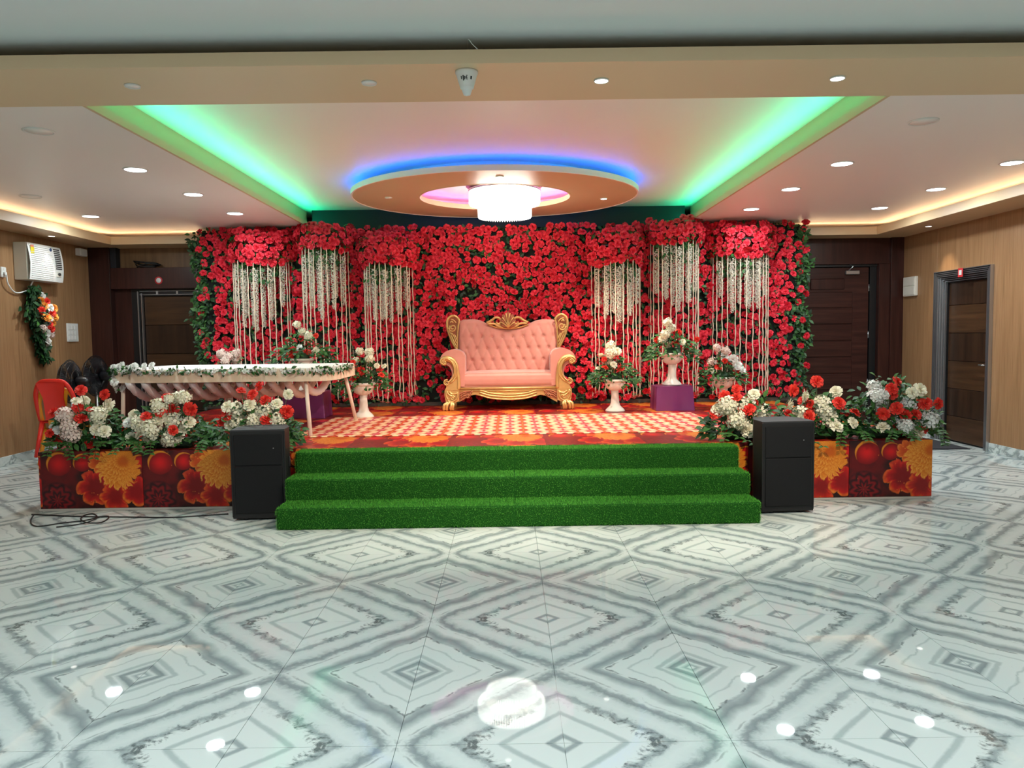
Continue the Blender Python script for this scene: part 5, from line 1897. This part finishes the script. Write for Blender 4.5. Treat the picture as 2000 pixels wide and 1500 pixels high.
# hanging bouquet on the left wall
rnd = random.Random(5)
wbq = thing('wall_bouquet', 'hanging bouquet of orange, red and white flowers below the air conditioner', 'flowers', (X0, 9.66, 1.75))
MB().tube(bez([(0.02, -0.02, 0.42), (0.05, 0.0, 0.2), (0.06, 0.05, -0.1), (0.04, 0.16, -0.42)], 6), 0.012, 6).build('stem', stem_m, wbq)
MB().lathe([(0.006, 0), (0.006, 0.02)], 6).build('hook', M['chrome'], wbq, (0.0, -0.02, 0.40), (0, PI / 2, 0))
kinds = [('W', 0.07, 0.02, 0.28), ('o', 0.10, -0.04, 0.22), ('coral', 0.12, 0.07, 0.22), ('o', 0.11, 0.02, 0.16), ('W', 0.14, 0.08, 0.14), ('coral', 0.13, -0.07, 0.10), ('o', 0.14, 0.16, 0.13), ('coral', 0.15, 0.10, 0.07),
         ('o', 0.15, 0.0, 0.02), ('o', 0.16, 0.13, 0.03), ('W', 0.15, 0.06, 0.0), ('coral', 0.15, 0.03, -0.07), ('o', 0.15, 0.12, -0.05), ('p', 0.12, -0.05, -0.12), ('coral', 0.14, 0.10, -0.13), ('W', 0.12, 0.02, -0.19), ('p', 0.12, 0.12, -0.20), ('W', 0.10, 0.06, -0.27), ('W', 0.08, 0.12, -0.33)]
ME['o'] = tmesh('orange_rose', CARN, orange_m)
for k, x, y, z in kinds:
    o = put({'o': 'orange_rose', 'coral': 'red_rose', 'W': 'white_rose', 'p': 'pale_pink_hydrangea'}[k], ME[k], wbq)
    o.matrix_local = facing((x, y, z), (1, -0.5 + rnd.gauss(0, .3), rnd.gauss(0.1, .3)), rnd.uniform(0, 6), rnd.uniform(0.048, 0.062))


def gen_b():
    z = rnd.uniform(-0.52, 0.42)
    if z > 0.1:
        c_, w_ = -0.02 - 0.10 * (0.42 - z), 0.06 + 0.28 * (0.42 - z)
    else:
        c_, w_ = -0.06 + 0.30 * (0.1 - z), 0.15 - 0.19 * (0.1 - z)
    y = c_ - 0.09 + rnd.gauss(0, 0.6) * w_
    return Vector((0.025 + rnd.random() * 0.09, y, z)), (rnd.uniform(0.1, .6), rnd.gauss(-0.3, .7), rnd.gauss(-0.5, .6)), rnd.uniform(0.07, 0.12)


for k in range(120):
    p, d, s = gen_b()
    o = put('leaf', ME['leafd' if k % 4 else 'leaf'], wbq)
    o.matrix_local = leaf_mat4(p, d, (1, 0, .3), s)
baked('foliage', [(*LEAF, [leaf_mat4(p, d, (1, 0, .3), s) for p, d, s in (gen_b() for _ in range(320))])], leaf_dark, wbq, kind='stuff')

# ------------------------------------------------------------------ floor bits
fm = thing('door_mat', 'dark door mat before the side door in the right wall', 'mat', (5.29, 9.58, 0))
MB().rbox(-0.30, 0.30, -0.46, 0.46, 0.0, 0.010, 0.003).build('mat', plain('charcoal_mat', rgb(52, 52, 56), 0.95, 0, 0.1, 0.3, 60), fm)
MB().rbox(-0.27, 0.27, -0.43, 0.43, 0.010, 0.014, 0.002).build('pile', plain('grey_mat_pile', rgb(66, 66, 70), 0.95, 0, 0.1, 0.3, 90), fm)
cbl = plain('black_rubber', rgb(22, 22, 24), 0.5)


def flr(u, v):
    """Point on the floor under pixel (u, v)."""
    c = CAM_ROT @ Vector(((u - 1000) / F_PX, -(v - 750) / F_PX, -1))
    return Vector((0, 0, CAM_Z)) + c * (-CAM_Z / c.z)


loopp = [(66, 1006), (60, 1018), (64, 1027), (80, 1029), (120, 1023), (165, 1018), (200, 1010), (213, 1011), (200, 1021), (172, 1025), (158, 1018), (165, 1008), (182, 1005), (190, 1012), (176, 1022), (150, 1026), (110, 1031)]
pts = [flr(u, v) for u, v in loopp]
for i, p in enumerate(pts):
    p.z = 0.006 + (0.010 if i in (9, 10, 14) else 0)
tag(MB().tube(bez(pts, 6), 0.0055, 6).build('floor_cable', cbl), 'black cable looped on the floor at the left end of the stage', 'cable')
pts = [flr(u, v) for u, v in ((62, 1006), (150, 1010), (240, 1011), (330, 1012), (400, 1008), (446, 1005))]
for p in pts:
    p.z = 0.006
    p.y = min(p.y, 6.42)
tag(MB().tube(bez(pts, 6), 0.0055, 6).build('floor_cable', cbl), 'black cable running along the foot of the stage to the left loudspeaker', 'cable')
